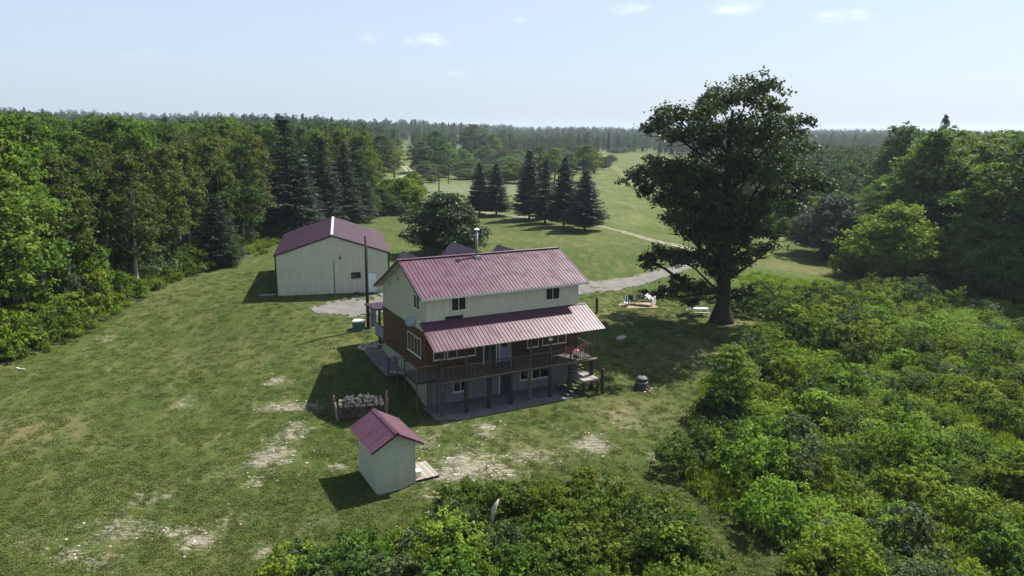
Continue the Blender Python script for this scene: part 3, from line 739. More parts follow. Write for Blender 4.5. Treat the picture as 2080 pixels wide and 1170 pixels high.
# windows and doors
window(house, PF, 1.95, 3.15, 7.0, 8.0); window(house, PF, 9.88, 11.16, 7.0, 7.98)
window(house, PF, 1.5, 2.9, 5.9, 6.66, 1, fmat='trim_dark')
window(house, PS, 1.08, 2.3, 7.02, 8.08); window(house, PS, .95, 3.72, 3.45, 4.92, 3, fw=.07)
window(house, PF, .5, 1.45, 3.5, 4.75, 0); window(house, PF, 1.6, 3.9, 3.45, 4.8, 2); window(house, PF, 9.65, 11.85, 3.4, 4.7, 2); window(house, PF, 8.3, 9.3, 3.4, 4.7, 0)
window(house, PS, 6.2, 7.3, 1.2, 2.1, 1); window(house, PF, 2.05, 3.25, .8, 2.0, 1); window(house, PF, 7.7, 8.45, .85, 2.0, 0); window(house, PF, 8.75, 10.25, .78, 2.0, 1)
window(house, PE, 3, 4.4, 3.5, 4.8, 1); window(house, PE, 4, 5.2, 7.2, 8.2, 1); window(house, PB, 2, 3.4, 3.6, 4.8, 1); window(house, PB, 8, 9.4, 3.6, 4.8, 1)
def door(P, s0, s1, z0, z1, mat, fm='trim_white', lite=True):
    d = empty('door', parent=house); mb = MB()
    def bx(mb, a, b, c, e, o0, o1):
        p, q = P(a, o0, c), P(b, o1, e); mb.box(min(p[0], q[0]), max(p[0], q[0]), min(p[1], q[1]), max(p[1], q[1]), p[2], q[2])
    bx(mb, s0 - .09, s0, z0, z1, 0, .07); bx(mb, s1, s1 + .09, z0, z1, 0, .07); bx(mb, s0 - .09, s1 + .09, z1 + .001, z1 + .09, 0, .07); mb.build('frame', M[fm], d)
    mb = MB(); bx(mb, s0 + .005, s1 - .005, z0 + .02, z1 - .002, 0, .045); mb.build('leaf', M[mat], d)
    if lite: mb = MB(); bx(mb, s0 + .18, s1 - .18, z0 + 1.15, z1 - .2, .03, .052); mb.build('pane', M['glass'], d)
    mb = MB(); bx(mb, s1 - .12, s1 - .07, z0 + .95, z0 + 1.05, .04, .10); mb.build('handle', M['galv'], d)
door(PF, 5.92, 6.76, 2.62, 4.68, 'blue_grey'); door(PF, 4.6, 5.6, 2.62, 4.68, 'black_metal'); door(PF, 5.95, 6.85, .06, 2.08, 'black_metal')
# dish and lamp on the left end wall
dsh = empty('satellite_dish', (-.35, 2.25, 5.98), parent=house)
mb = MB()
prof = [(0.001, 0), (.15, .012), (.29, .05), (.37, .09)]
mb.lathe(prof + [(.36, .10), (.28, .06), (.15, .024), (.002, .012)], 18)
mb.build('reflector', M['dish'], dsh, True, rot=(R(70), 0, R(-30)))
MB().tube([(0, 0, 0), (.15, 0, -.15), (.35, 0, -.15)], [.02] * 3, 6).build('bracket', M['galv'], dsh)
MB().box(-.22, -.0, .55, .68, 6.05, 6.2).lathe([(.05, 0), (.09, .08), (.06, .2)], 10, (-.2, .61, 6.2)).build('wall_lamp', M['white_paint'], house)
MB().box(-.06, -.001, 5.6, 5.75, 8.45, 8.6).build('vent', M['black_metal'], house)
# porch roof
pu, pl_, pz0, pz1 = .0, -2.804, 6.373, 5.009
proof = slab(-.48, 13.6, (pu - .01, pz0 - .05), (pl_ + .05, pz1 - .03), .05, 'porch_roof', M['tan_wood'], house)
slope_panels(proof, 'roof_panel', M['roof_red'], (-.012, pz0), (pl_, pz1), -.511, 13.63, 16)
MB().beam((-.511, -.03, pz0 + .03), (13.63, -.03, pz0 + .03), .14, .03, (0, -.4, 1)).build('flashing', M['roof_red'], proof)
for k in range(12):
    a = -.2 + k * 1.23
    MB().beam((a, -.05, pz0 - .14), (a, -2.7, pz1 - .12), .06, .12).build('rafter', M['log_dark'], proof)
MB().beam((-.4, -2.33, 5.03), (13.5, -2.33, 5.03), .14, .16).build('beam', M['log'], proof)
# deck
DK = 2.6; DB = -2.29
deck = MB().box(0.1, 13.0, DB + .05, -.05, DK - .24, DK - .06).build('deck', M['log_dark'], house)
for k in range(15):
    b1 = -.04 - k * .152
    MB().box(.05, 13.05, b1 - .146, b1, DK - .055, DK - .02).build('deck_board', M['deck_wood'], deck)
def wob(p, q, r, n=5, amp=.02, seed=0):
    rr = random.Random(seed); p = Vector(p); q = Vector(q); L = (q - p).length
    pts = [p.lerp(q, i / (n - 1)) + Vector((rr.uniform(-1, 1), rr.uniform(-1, 1), 0)) * (amp if 0 < i < n - 1 else 0) for i in range(n)]
    return pts, [r * rr.uniform(.85, 1.12) for _ in range(n)]
def stick(name, p, q, r, mat, parent, sides=6, amp=.02, seed=0, taper=1.):
    pts, rad = wob(p, q, r, 5, amp, seed); rad = [x * (1 - (1 - taper) * i / 4) for i, x in enumerate(rad)]
    return MB().tube(pts, rad, sides).build(name, M[mat], parent, True)
posts_a = [.22, 2.1, 3.95, 5.68, 7.35, 9.08, 10.85, 12.85]
for i, a in enumerate(posts_a):
    stick('upper_post', (a, DB, DK), (a, DB, 4.98), .065, 'log', deck, 7, .025, i)
    lean = .0 if i else .12
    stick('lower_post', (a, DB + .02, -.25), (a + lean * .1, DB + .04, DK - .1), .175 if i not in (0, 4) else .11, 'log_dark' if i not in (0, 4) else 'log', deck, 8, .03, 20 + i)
stick('brace', (.25, DB, .1), (.55, DB + .1, DK - .3), .05, 'log', deck, 6, .02, 31)
stick('rim_log', (-.1, DB - .07, DK - .08), (13.2, DB - .07, DK - .08), .11, 'log', deck, 8, .03, 40)
def railing(p, q, seed, spacing=.165, h=1.02, mat='log', parent=deck, rails=True):
    rr = random.Random(seed); p = Vector(p); q = Vector(q); L = (q - p).length; n = int(L / spacing)
    d = (q - p).normalized()
    stick('top_rail', p + Vector((0, 0, h)), q + Vector((0, 0, h)), .042, mat, parent, 6, .02, seed)
    stick('bottom_rail', p + Vector((0, 0, .1)), q + Vector((0, 0, .1)), .035, mat, parent, 6, .012, seed + 1)
    for k in range(1, n):
        c = p.lerp(q, k / n) + d * rr.uniform(-.025, .025); t = d * rr.uniform(-.07, .07)
        stick('baluster', c + Vector((0, 0, .08)), c + t + Vector((0, 0, h + rr.uniform(-.01, .05))), .019 * rr.uniform(.8, 1.35), mat, parent, 5, .018, seed * 100 + k)
for i in range(7):
    railing((posts_a[i] + .07, DB, DK), (posts_a[i + 1] - .07, DB, DK), 50 + i)
railing((12.88, DB + .08, DK), (12.88, -.1, DK), 60)
# side landing with its short stair towards the walk
side = MB().box(-1.32, .0, -1.42, 1.0, DK - .22, DK - .05).build('side_landing', M['log_dark'], house)
MB().box(-.0, .25, -1.42, -.05, DK - .22, DK - .05).build('joist', M['log_dark'], side)
for k in range(15):
    MB().box(-1.34, .02, 1.0 - (k + 1) * .16 + .006, 1.0 - k * .16, DK - .045, DK - .01).build('deck_board', M['deck_wood'], side)
for k in range(6):
    z = DK - .18 * (k + 1); b = 1.0 + .62 * k
    MB().box(-1.3, -.05, b, b + .66, z - .05, z).build('tread', M['grey_plank'], side)
stick('stringer', (-1.3, .9, DK - .2), (-1.3, 4.8, 1.35), .06, 'log', side, 6, .02, 3)
for k, (a, b, z0, z1) in enumerate([(-1.32, -1.42, .0, DK + 1.1), (-1.32, 1.0, .3, DK + 1.08), (-1.32, 2.6, .5, DK + .75), (-1.32, 4.7, 1.0, DK + .1), (.2, -1.42, .0, DK + 1.05), (-.5, -1.4, -.1, DK - .1), (-.0, -.7, -.1, DK - .1)]):
    stick('post', (a, b, z0), (a, b, z1), .055, 'log', side, 6, .02, 70 + k)
railing((-1.3, -1.42, DK), (.18, -1.42, DK), 61, .17, parent=side)
railing((-1.32, -1.35, DK), (-1.32, 1.0, DK), 62, .4, parent=side)
railing((-1.32, 1.05, DK), (-1.32, 4.65, DK - 1.0), 63, .5, parent=side)
stick('brace', (-1.32, -1.0, DK + .15), (-1.32, .8, DK + .95), .03, 'log', side, 5, .02, 81)
# right hand landing and rails down to the yard
ld = MB().box(11.5, 12.9, -3.2, -1.3, 1.05, 1.17).build('yard_landing', M['grey_plank'], house)
for k in range(9):
    MB().box(11.5 + .158 * k, 11.5 + .158 * k + .15, -3.22, -1.28, 1.175, 1.21).build('deck_board', M['grey_plank'], ld)
for k in range(5):
    MB().box(11.45 - .32 * (k + 1), 11.45 - .32 * k, -3.1, -1.4, 1.0 - .2 * (k + 1), 1.05 - .2 * (k + 1)).build('tread', M['deck_wood'], ld)
for k in range(6):
    MB().box(11.5, 12.8, -1.25 + .2 * k - .22, -1.25 + .2 * k, 1.2 + .22 * k, 1.25 + .22 * k).build('tread', M['deck_wood'], ld)
stick('tall_post', (13.15, -3.35, -.3), (13.15, -3.35, 1.95), .13, 'log_dark', ld, 8, .02, 90)
stick('handrail', (13.15, -3.3, 1.45), (11.0, -1.0, 2.1), .045, 'log_dark', ld, 6, .02, 91)
stick('handrail', (13.1, -3.35, .75), (11.3, -3.2, 1.0), .045, 'log_dark', ld, 6, .02, 92)
for k, (a, b) in enumerate([(11.55, -3.15), (12.85, -3.15), (11.55, -1.35), (12.85, -1.35)]):
    stick('post', (a, b, -.3), (a, b, 1.1), .09, 'log_dark', ld, 6, .01, 93 + k)
# patio, walk and the rear porch at the left corner
slabp = MB().poly([(-.35, -2.6, -.15), (1.4, -3.35, -.15), (11.2, -3.2, -.15), (11.2, -.02, -.15), (-.35, -.02, -.15)], (0, 0, .21)).build('patio', M['slab'])
slabp.location = (HO[0], HO[1], 0); slabp.rotation_euler = (0, 0, HA); tag(slabp, kind='structure')
wk = MB().poly([(-1.5, 4.6, 1.15), (-.05, 4.6, 1.15), (-.05, 11.8, 1.5), (-1.5, 11.8, 1.5)], (0, 0, .16)).build('walkway', M['slab'])
wk.location = (HO[0], HO[1], 0); wk.rotation_euler = (0, 0, HA); tag(wk, kind='structure')
rp = MB().box(.1, 9, W_ + .05, 12.0, DK - .2, DK - .05).build('rear_porch', M['log_dark'], house)
for k in range(15): MB().box(.0, 9.1, W_ + .05 + k * .16, W_ + .05 + k * .16 + .153, DK - .045, DK - .01).build('deck_board', M['deck_wood'], rp)
slab(-.6, 9.4, (W_ + .12, 5.22), (12.9, 4.98), .06, 'porch_soffit', M['trim_dark'], rp)
slope_panels(rp, 'roof_panel', M['roof_purple'], (W_ + .12, 5.28), (12.95, 5.04), -.62, 9.42, 11, back=True)
for k, a in enumerate((.35, 3.3, 6.2, 9.0)):
    stick('post', (a, 11.75, 1.2), (a, 11.75, 4.95), .11, 'log_dark' , rp, 7, .02, 100 + k)
for k in range(12): MB().box(-.02, .03, W_ + .15 + k * .185, W_ + .15 + k * .185 + .17, DK + .05, DK + 1.0).build('rail_board', M['blue_grey'], rp)
MB().box(-.04, .05, W_ + .1, 11.8, DK + 1.01, DK + 1.07).build('top_rail', M['trim_dark'], rp)

# things on the deck
def tube_chair(name, x, y, z, rz, mat, label, cat='chair', group=None, frame='galv', par=None):
    c = empty(name, (x, y, z), rz); tag(c, label, cat, group)
    MB().box(-.27, .27, -.25, .25, .38, .44).build('seat', M[mat], c)
    mb = MB(); mb.poly([(-.27, .24, .44), (.27, .24, .44), (.27, .46, 1.05), (-.27, .46, 1.05)], (0, .05, .02)); mb.build('backrest', M[mat], c)
    for sx in (-.29, .29):
        MB().tube([(sx, -.28, 0), (sx, -.24, .62), (sx, .30, .62)], [.018] * 3, 6).build('armrest', M[frame], c)
        MB().tube([(sx, .34, 0), (sx, .26, .4), (sx, .48, 1.07)], [.018] * 3, 6).build('leg', M[frame], c)
    return c
for k, (a, b, rz, lab) in enumerate([(11.2, -1.5, 2.6, 'red cushioned deck chair behind the deck railing, left of the pair'), (12.2, -1.3, 3.5, 'red cushioned deck chair at the right end of the deck')]):
    x, y = H_(a, b); tube_chair('deck_chair', x, y, DK, HA + rz, 'red_cloth', lab, 'chair', 'red chairs on the deck', 'white_paint')
x, y = H_(9.02, DB); pl1 = empty('porch_light', (x, y, 4.55), 0); tag(pl1, 'white dome light fixed under the porch roof on a post', 'light')
MB().lathe([(.03, -.05), (.16, -.04), (.2, .05), (.13, .16), (.03, .2)], 14).build('shade', M['white_paint'], pl1, True)
MB().tube([(0, 0, .18), (0, .0, .45)], [.03, .03], 6).build('stem', M['galv'], pl1)

# ------------------------------------------------------------------ metal barn
BW, BL, BZB, BEZ, BRZ = 11.285, 15.48, 3.0, 7.267, 9.148
barn = tag(empty('metal_barn', (BO[0], BO[1], 0), BA), 'large cream metal barn with purple gable roof beside the forest', 'barn')
bt = lambda s: (BEZ - .06) + (BRZ - BEZ) * (1 - abs(s - BW / 2) / (BW / 2))
MB().poly([(0, .03, BZB - .2), (BW, .03, BZB - .2), (BW, .03, bt(BW)), (BW / 2, .03, bt(BW / 2)), (0, .03, bt(0))], (0, BL - .03, 0)).build('wall', M['barn_metal'], barn)
ribbed_wall(barn, M['barn_metal'], PF, .05, BW - .05, 14, lambda s: BZB - .05, lambda s: bt(s) - .02, rib=.022)
ribbed_wall(barn, M['barn_metal'], PS, .03, BL, 17, lambda s: BZB - .05, lambda s: BEZ - .08, rib=.022)
ribbed_wall(barn, M['barn_metal'], lambda s, o, z: (BW + o, s, z), .03, BL, 17, lambda s: BZB - .05, lambda s: BEZ - .08, rib=.022)
br = box_obj('roof', M['trim_dark'], barn, 5, 5.2, 5, 5.2, 7.2, 7.25)
# barn ridge runs front to back: sheets laid in the turned frame
brt = empty('roof_slope', (0, 0, 0), R(90), parent=barn)      # local a runs to the back, local b to the left
slope_panels(brt, 'roof_panel', M['roof_purple'], (-BW / 2, BRZ + .02), (-BW - .16, BEZ - .03), -.15, BL + .15, 17)
slope_panels(brt, 'roof_panel', M['roof_purple'], (-BW / 2, BRZ + .02), (.16, BEZ - .03), -.15, BL + .15, 17, back=True)
MB().beam((BW / 2, -.17, BRZ + .07), (BW / 2, BL + .17, BRZ + .07), .26, .03).build('ridge_cap', M['grey_plastic'], barn)
for s0, s1 in ((-.17, BW / 2), (BW + .17, BW / 2)):
    MB().beam((s0, -.10, BEZ - .11), (s1, -.10, BRZ - .06), .1, .16).build('rake_trim', M['trim_dark'], barn)
for a in (-.02, BW + .02): MB().box(a - .07, a + .07, -.07, .06, BZB - .1, BEZ - .1).build('corner_trim', M['trim_dark'], barn)
for a in (-.13, BW + .13): MB().box(a - .05, a + .05, -.1, BL + .1, BEZ - .2, BEZ - .08).build('gutter', M['trim_dark'], barn)
MB().box(5.68, 5.74, -.06, -.012, BZB, 6.3).build('door_seam', M['trim_dark'], barn)
window(barn, PF, 7.42, 8.38, 4.62, 5.22, 1, fmat='trim_dark', fw=.07)
bd = empty('door', parent=barn); MB().box(8.98, 9.96, -.07, -.01, BZB, 5.05).build('leaf', M['white_paint'], bd)
MB().box(8.92, 8.98, -.085, -.005, BZB, 5.1).box(9.96, 10.02, -.085, -.005, BZB, 5.1).box(8.92, 10.02, -.085, -.005, 5.051, 5.11).build('frame', M['grey_plastic'], bd)
MB().box(9.8, 9.85, -.14, -.07, 3.95, 4.1).build('handle', M['galv'], bd)
MB().box(6.28, 6.42, -.28, -.02, 6.85, 6.95).lathe([(.04, 0), (.12, -.16)], 8, (6.35, -.26, 6.86)).build('yard_lamp', M['black_metal'], barn)
x, y = B_(-.9, .8); plk = empty('plank_pile', (x, y, h1(x, y)), BA); tag(plk, 'low pile of weathered grey boards beside the left wall of the barn', 'boards')
for k in range(6): MB().box(-.9, .7, -.6 + .2 * (k % 3), -.42 + .2 * (k % 3), .0 + .06 * (k // 3), .05 + .06 * (k // 3)).build('board', M['grey_plank'], plk)

# ------------------------------------------------------------------ little shed
OW, OL, OZ = 2.295, 3.287, -.22
shed = tag(empty('garden_shed', (OO_[0], OO_[1], 0), OA), 'small pale green shed with faded red metal gable roof standing alone on the lawn', 'shed')
ot = lambda s: 2.62 + (3.33 - 2.62) * (1 - abs(s - OW / 2) / (OW / 2))
MB().poly([(0, 0, OZ), (OW, 0, OZ), (OW, 0, ot(OW)), (OW / 2, 0, ot(OW / 2)), (0, 0, ot(0))], (0, .06, 0)).build('front_wall', M['cream_board'], shed)
MB().poly([(0, OL - .06, OZ), (OW, OL - .06, OZ), (OW, OL - .06, ot(OW)), (OW / 2, OL - .06, ot(OW / 2)), (0, OL - .06, ot(0))], (0, .06, 0)).build('rear_wall', M['cream_board'], shed)
MB().box(0, .06, .061, OL - .061, OZ, 2.6).build('side_wall', M['cream_board'], shed)
MB().box(OW - .06, OW, .061, OL - .061, OZ, 2.6).build('side_wall', M['cream_board'], shed)
MB().box(1.12, 1.128, -.004, .0, OZ + .1, 2.1).box(.5, 1.9, -.004, .0, 2.45, 2.456).build('sheet_seam', M['trim_dark'], shed)
MB().box(-.02, .05, -.03, -.001, OZ, 2.5).build('corner_board', M['cream_board'], shed)
MB().box(OW - .05, OW + .02, -.03, -.001, OZ, 2.5).build('corner_board', M['cream_board'], shed)
MB().box(-.03, OW + .03, -.05, -.002, OZ - .05, OZ + .08).build('sill_board', M['cream_board'], shed)
srt = empty('roof', (0, 0, 0), R(90), parent=shed)
ez = 2.55; slp = .40
slope_panels(srt, 'roof_panel', M['roof_red'], (-OW / 2, 3.40), (-OW - slp, 2.52), -.42, OL + .42, 5, ribs=4, rib=.03)
slope_panels(srt, 'roof_panel', M['roof_red'], (-OW / 2, 3.40), (slp, 2.52), -.42, OL + .42, 5, back=True, ribs=4, rib=.03)
for sg in (-1, 1):
    MB().beam((OW / 2 + sg * .07, -.44, 3.405), (OW / 2 + sg * .07, OL + .44, 3.405), .16, .02, (sg * .5, 0, 1)).build('ridge_cap', M['roof_red'], shed)
    MB().beam((OW / 2, -.40, 3.33), (OW / 2 + sg * (OW / 2 + slp), -.40, 2.46), .05, .1).build('rake_board', M['trim_dark'], shed)
MB().add([(.52, 2.35, 3.008), (.80, 2.35, 3.175), (.80, 2.75, 3.175), (.52, 2.75, 3.008), (.55, 2.38, 3.03), (.78, 2.38, 3.19), (.78, 2.72, 3.19), (.55, 2.72, 3.03)], [(0, 1, 2, 3), (7, 6, 5, 4), (0, 4, 5, 1), (1, 5, 6, 2), (2, 6, 7, 3), (3, 7, 4, 0)]).build('roof_patch', M['grey_plastic'], shed)
x, y = fr(OO_, OA, 2.35, .15); rmp = empty('plank_ramp', (x, y, h1(x, y)), OA); tag(rmp, 'weathered grey plank platform on the right of the small shed', 'ramp')
for k in range(11): MB().box(.02 + .135 * k, .145 + .135 * k, -.05 + .02 * math.sin(k * 2.1), 2.1 + .05 * math.sin(k * 1.3), .12, .16).build('plank', M['grey_plank'], rmp)
MB().box(0, 1.5, .05, .15, -.1, .118).box(0, 1.5, 1.9, 2.0, -.1, .118).box(0, 1.5, -.02, .0, -.02, .118).build('bearer', M['log_dark'], rmp)
x, y = fr(OO_, OA, 2.62, .45); bk = empty('bucket', (x, y, h1(x, y) + .15)); tag(bk, 'white pail standing on the plank ramp by the shed wall', 'bucket')
MB().lathe([(.16, 0), (.2, .42), (.215, .43), (.215, .46), (.19, .46)], 16).build('pail', M['white_paint'], bk, True)
MB().tube([(-.2, 0, .42), (-.14, .02, .56), (0, .03, .62), (.14, .02, .56), (.2, 0, .42)], [.006] * 5, 4).build('handle', M['galv'], bk)

# ------------------------------------------------------------------ yard things
def frac_pt(px, py, dz=0):
    x, y = gp(px, py); return x, y, h1(x, y) + dz
# firewood rack
x, y = gp(735, 846)
fw = tag(empty('firewood_rack', (x, y, h1(x, y) - .02), R(14)), 'rack heaped with split firewood between rough posts, in front of the house', 'firewood')
rr = random.Random(8)
for (a, b, h) in ((-1.6, -.42, 1.35), (-1.65, .5, 1.5), (1.6, -.42, 1.5), (1.62, .5, 1.6)):
    stick('post', (a, b, -.1), (a * 1.12, b * 1.15, h), .085, 'tan_wood', fw, 7, .03, int(a * 10 + b * 10) + 50)
MB().box(-1.75, 1.75, -.42, -.32, .02, .14).box(-1.75, 1.75, .38, .48, .02, .14).build('bearer', M['log_dark'], fw)
z = .2; row = 0
while z < 1.3:
    n = int(3.2 / .15)
    for k in range(n):
        a = -1.55 + (k + .5 * (row % 2)) * .15 + rr.uniform(-.02, .02)
        if abs(a) > 1.53: continue
        if z > 1.12 and rr.random() < .35: continue
        r = rr.uniform(.066, .085); b0, b1 = -.46 + rr.uniform(-.06, .04), .46 + rr.uniform(-.05, .05); t = rr.uniform(0, 6)
        m = 'split_bark' if (z < 1.0 or rr.random() < .3) else 'split_wood'
        sides = 5 if rr.random() < .6 else 3
        mb = MB(); vs = []
        tl = rr.uniform(-.10, .10) if z > 1.1 else 0
        for q, bb in ((0, b0), (1, b1)):
            for j in range(sides):
                th = t + 6.283 * j / sides; vs.append((a + r * math.cos(th) + tl * q, bb, z + r * math.sin(th) * .95 + (rr.uniform(-.05, .05) if z > 1.1 and j == 0 else 0)))
        mb.add(vs, [tuple(range(sides)), tuple(reversed(range(sides, 2 * sides)))] + [(j, j + sides, (j + 1) % sides + sides, (j + 1) % sides) for j in range(sides)])
        o = mb.build('log', M[m], fw)
    z += .135; row += 1
for k in range(26):
    a = rr.uniform(-1.4, 1.3); b = rr.uniform(-.35, .35); c = Vector((a, b, z + rr.uniform(-.03, .10))); d = Vector((rr.uniform(-1, 1), rr.uniform(-.9, .9), rr.uniform(-.25, .25))).normalized() * .21
    MB().tube([c - d, c + d], [.07, .065], 4).build('log', M['split_wood'], fw)
# transformer box, pole, meter pedestal
x, y, z = frac_pt(729, 668); e = tag(empty('transformer_box', (x, y, z), R(-4)), 'dark green utility cabinet with pale lid at the foot of the pole', 'utility box')
MB().box(-.48, .48, -.38, .38, 0, .72).build('cabinet', M['green_box'], e)
MB().poly([(-.51, -.42, .725), (-.51, .42, .725), (-.51, .42, .84), (-.51, -.36, .80)], (1.02, 0, 0)).build('lid', M['grey_plastic'], e)
MB().box(-.55, .55, -.45, .45, -.15, .0).build('base', M['concrete'], e); MB().box(.3, .36, -.42, -.38, .3, .5).build('latch', M['galv'], e)
x, y, z = frac_pt(748, 668); e = tag(empty('utility_pole', (x, y, z)), 'dark utility pole standing between the barn and the house corner', 'pole')
MB().tube([(0, 0, -.5), (0, 0, 4), (.02, 0, 8.55)], [.15, .13, .105], 10).build('shaft', M['log_dark'], e, True)
MB().box(.1, .22, -.1, .1, 1.2, 1.6).tube([(.13, 0, 0), (.13, 0, 7.5)], [.025, .025], 5).build('conduit', M['black_metal'], e)
x, y, z = frac_pt(759, 664); e = tag(empty('meter_pedestal', (x, y, z), R(8)), 'white framed meter pedestal with grey door beside the pole', 'meter box')
MB().box(-.33, -.25, -.08, .08, -.1, 1.75).box(.25, .33, -.08, .08, -.1, 1.75).box(-.33, .33, -.08, .08, 1.751, 1.84).build('frame', M['white_paint'], e)
MB().box(-.24, .24, -.05, .05, .1, 1.72).build('panel_door', M['blue_grey'], e); MB().box(-.7, .5, -.45, .3, -.08, .05).build('base', M['concrete'], e)
# ring of pale stones
x, y, z = frac_pt(762, 706); e = tag(empty('stone_ring', (x, y, z)), 'bed of pale flat stones edged in a ring by the walk at the house corner', 'stones')
for k in range(34):
    t = rr.uniform(0, 6.28); q = 1.35 * math.sqrt(rr.uniform(0, 1)); a, b = q * math.cos(t), q * math.sin(t) * .8; s = rr.uniform(.12, .24)
    prof = [(s * rr.uniform(.8, 1), -.05), (s, .05), (s * .7, .12 + rr.uniform(0, .06))]
    MB().lathe(prof, 6).build('stone', M['stone_pale'], e, loc=(a, b, 0), rot=(rr.uniform(-.2, .2), rr.uniform(-.2, .2), t))
mb = MB(); n = 24
mb.tube([(1.5 * math.cos(6.283 * k / n), 1.2 * math.sin(6.283 * k / n), .05) for k in range(n + 1)], [.05] * (n + 1), 5, False); mb.build('edging', M['tan_wood'], e)
# plank platform with chairs
x, y, z = frac_pt(1293, 622); rz = R(6)
e = tag(empty('plank_platform', (x, y, z), rz), 'low timber platform on the lawn between the driveway and the big tree', 'platform')
for k in range(13): MB().box(-2.1 + .001 * k, 2.1, -1.2 + .185 * k, -1.2 + .185 * k + .175, .06, .11).build('plank', M['tan_wood'], e)
MB().box(-2.1, 2.1, -1.24, -1.205, -.12, .10).box(-2.1, -1.9, -1.2, 1.2, -.12, .055).box(1.9, 2.1, -1.2, 1.2, -.12, .055).build('bearer', M['grey_plank'], e)
def plat(a, b): return x + a * math.cos(rz) - b * math.sin(rz), y + a * math.sin(rz) + b * math.cos(rz)
px_, py_ = plat(-1.2, -.1)
lc = tag(empty('lounge_chair', (px_, py_, z + .12), R(80)), 'green striped folding lounge chair at the left end of the platform', 'lounge chair')
for k in range(5):
    b = -.3 + .13 * k
    MB().poly([(-.45, b, .32), (.35, b, .34), (.80, b, 1.02), (.77, b, 1.05), (.33, b, .38), (-.45, b, .36)], (0, .118, 0)).build('slat', M['green_cloth' if k % 2 == 0 else 'white_paint'], lc)
for b in (-.33, .37):
    MB().tube([(-.5, b, 0), (-.1, b, .6), (.35, b, .6)], [.02] * 3, 6).tube([(.6, b, 0), (.2, b, .4)], [.02] * 2, 6).build('leg', M['white_paint'], lc)
px_, py_ = plat(1.1, .1)
lc = tag(empty('garden_swing', (px_, py_, z + .12), R(-25)), 'white canopied garden swing seat at the right end of the platform', 'garden seat')
MB().poly([(-.75, -.55, 1.0), (.75, -.55, .75), (.9, .55, .95), (-.6, .6, 1.25)], (0, 0, .05)).build('canopy', M['white_paint'], lc)
MB().poly([(.72, -.57, .1), (.78, -.57, .75), (.92, .55, .95), (.88, .55, .1)], (.04, 0, 0)).build('side_panel', M['white_paint'], lc)
MB().box(-.6, .6, -.3, .3, .35, .42).build('seat', M['black_metal'], lc)
for a, b in ((-.68, -.5), (.68, -.5), (-.6, .5), (.8, .5)): MB().tube([(a, b, 0), (a, b, .95)], [.025, .025], 6).build('leg', M['galv'], lc)
px_, py_ = plat(.05, .75); tube_chair('folding_chair', px_, py_, z + .12, R(200), 'grey_plastic', 'grey folding chair at the back middle of the platform', 'chair')
px_, py_ = plat(-.35, .7); tube_chair('folding_chair', px_, py_, z + .12, R(150), 'black_metal', 'dark folding chair behind the green lounge chair', 'chair')
x, y, z = frac_pt(1212, 637); e = tag(stick('gate_post', (0, 0, -.4), (0, 0, 1.75), .13, 'log_dark', None, 9, .015, 7), 'single thick dark timber post standing beside the driveway', 'post'); e.location = (x, y, z)
# picnic table
x, y, z = frac_pt(1417, 640); e = tag(empty('picnic_table', (x, y, z), R(4)), 'weathered pale picnic table with attached benches in the shade of the big tree', 'picnic table')
for k in range(5): MB().box(-1.05, 1.05, -.40 + .162 * k, -.40 + .162 * k + .15, .72, .76).build('table_board', M['grey_plastic'], e)
for b in (-.82, .60): MB().box(-1.05, 1.05, b, b + .24, .42, .46).build('bench', M['grey_plank'], e)
for a in (-.75, .75): MB().beam((a, -.72, 0), (a, -.25, .72), .05, .1).beam((a, .72, 0), (a, .25, .72), .05, .1).box(a - .03, a + .03, -.8, .82, .36, .42).build('trestle', M['grey_plank'], e)
# black tapered stump with pale band
x, y, z = frac_pt(1303, 790); e = tag(empty('fire_stump', (x, y, z - .05)), 'black tapered barrel shaped fire pit with a pale band, alone on the lawn', 'fire pit')
MB().lathe([(.66, 0), (.60, .25), (.48, .62), (.44, .72)], 16).build('body', M['black_metal'], e, True)
MB().lathe([(.475, .60), (.49, .66), (.46, .70), (.44, .68)], 16).build('band', M['galv'], e)
MB().lathe([(.45, .73), (.43, .95), (.40, .97)], 16).build('drum', M['black_metal'], e)
MB().lathe([(.42, .975), (.3, 1.08), (.06, 1.13)], 16).build('lid', M['concrete'], e); MB().lathe([(.10, 1.08), (.06, 1.2)], 6).build('knob', M['black_metal'], e)
for k in range(9):
    t = k * .7; MB().lathe([(.09, -.04), (.1, .06), (.05, .1)], 6).build('stone', M['stone_pale'], e, loc=(.78 * math.cos(t), .72 * math.sin(t), .02))
x, y = gp(1316, 797); e = tag(MB().tube([(-.25, .35, .28), (.25, -.35, .04)], [.04, .045], 6).build('split_stick', M['tan_wood']), 'pale stick leaning against the black fire pit', 'stick'); e.location = (x, y, h1(x, y))
x, y = gp(1516, 746); e = tag(empty('weathered_boards', (x, y, h1(x, y)), R(-52)), 'grey weathered boards lying in the grass by the thicket edge', 'boards')
for k in range(3): MB().box(-1.0, 1.0 - .2 * k, -.2 + .14 * k, -.08 + .14 * k, .03 + .02 * k, .07 + .02 * k).build('board', M['grey_plank'], e)
x, y = gp(1262, 686); e = tag(MB().lathe([(.55, -.05), (.42, .06), (.16, .13)], 12).build('dirt_heap', M['stone_pale'], None, True), 'low tan heap of bare earth in the shade of the big tree', 'dirt heap'); e.location = (x, y, h1(x, y)); e.scale = (.9, 1.5, 1); e.rotation_euler = (0, 0, -.6)
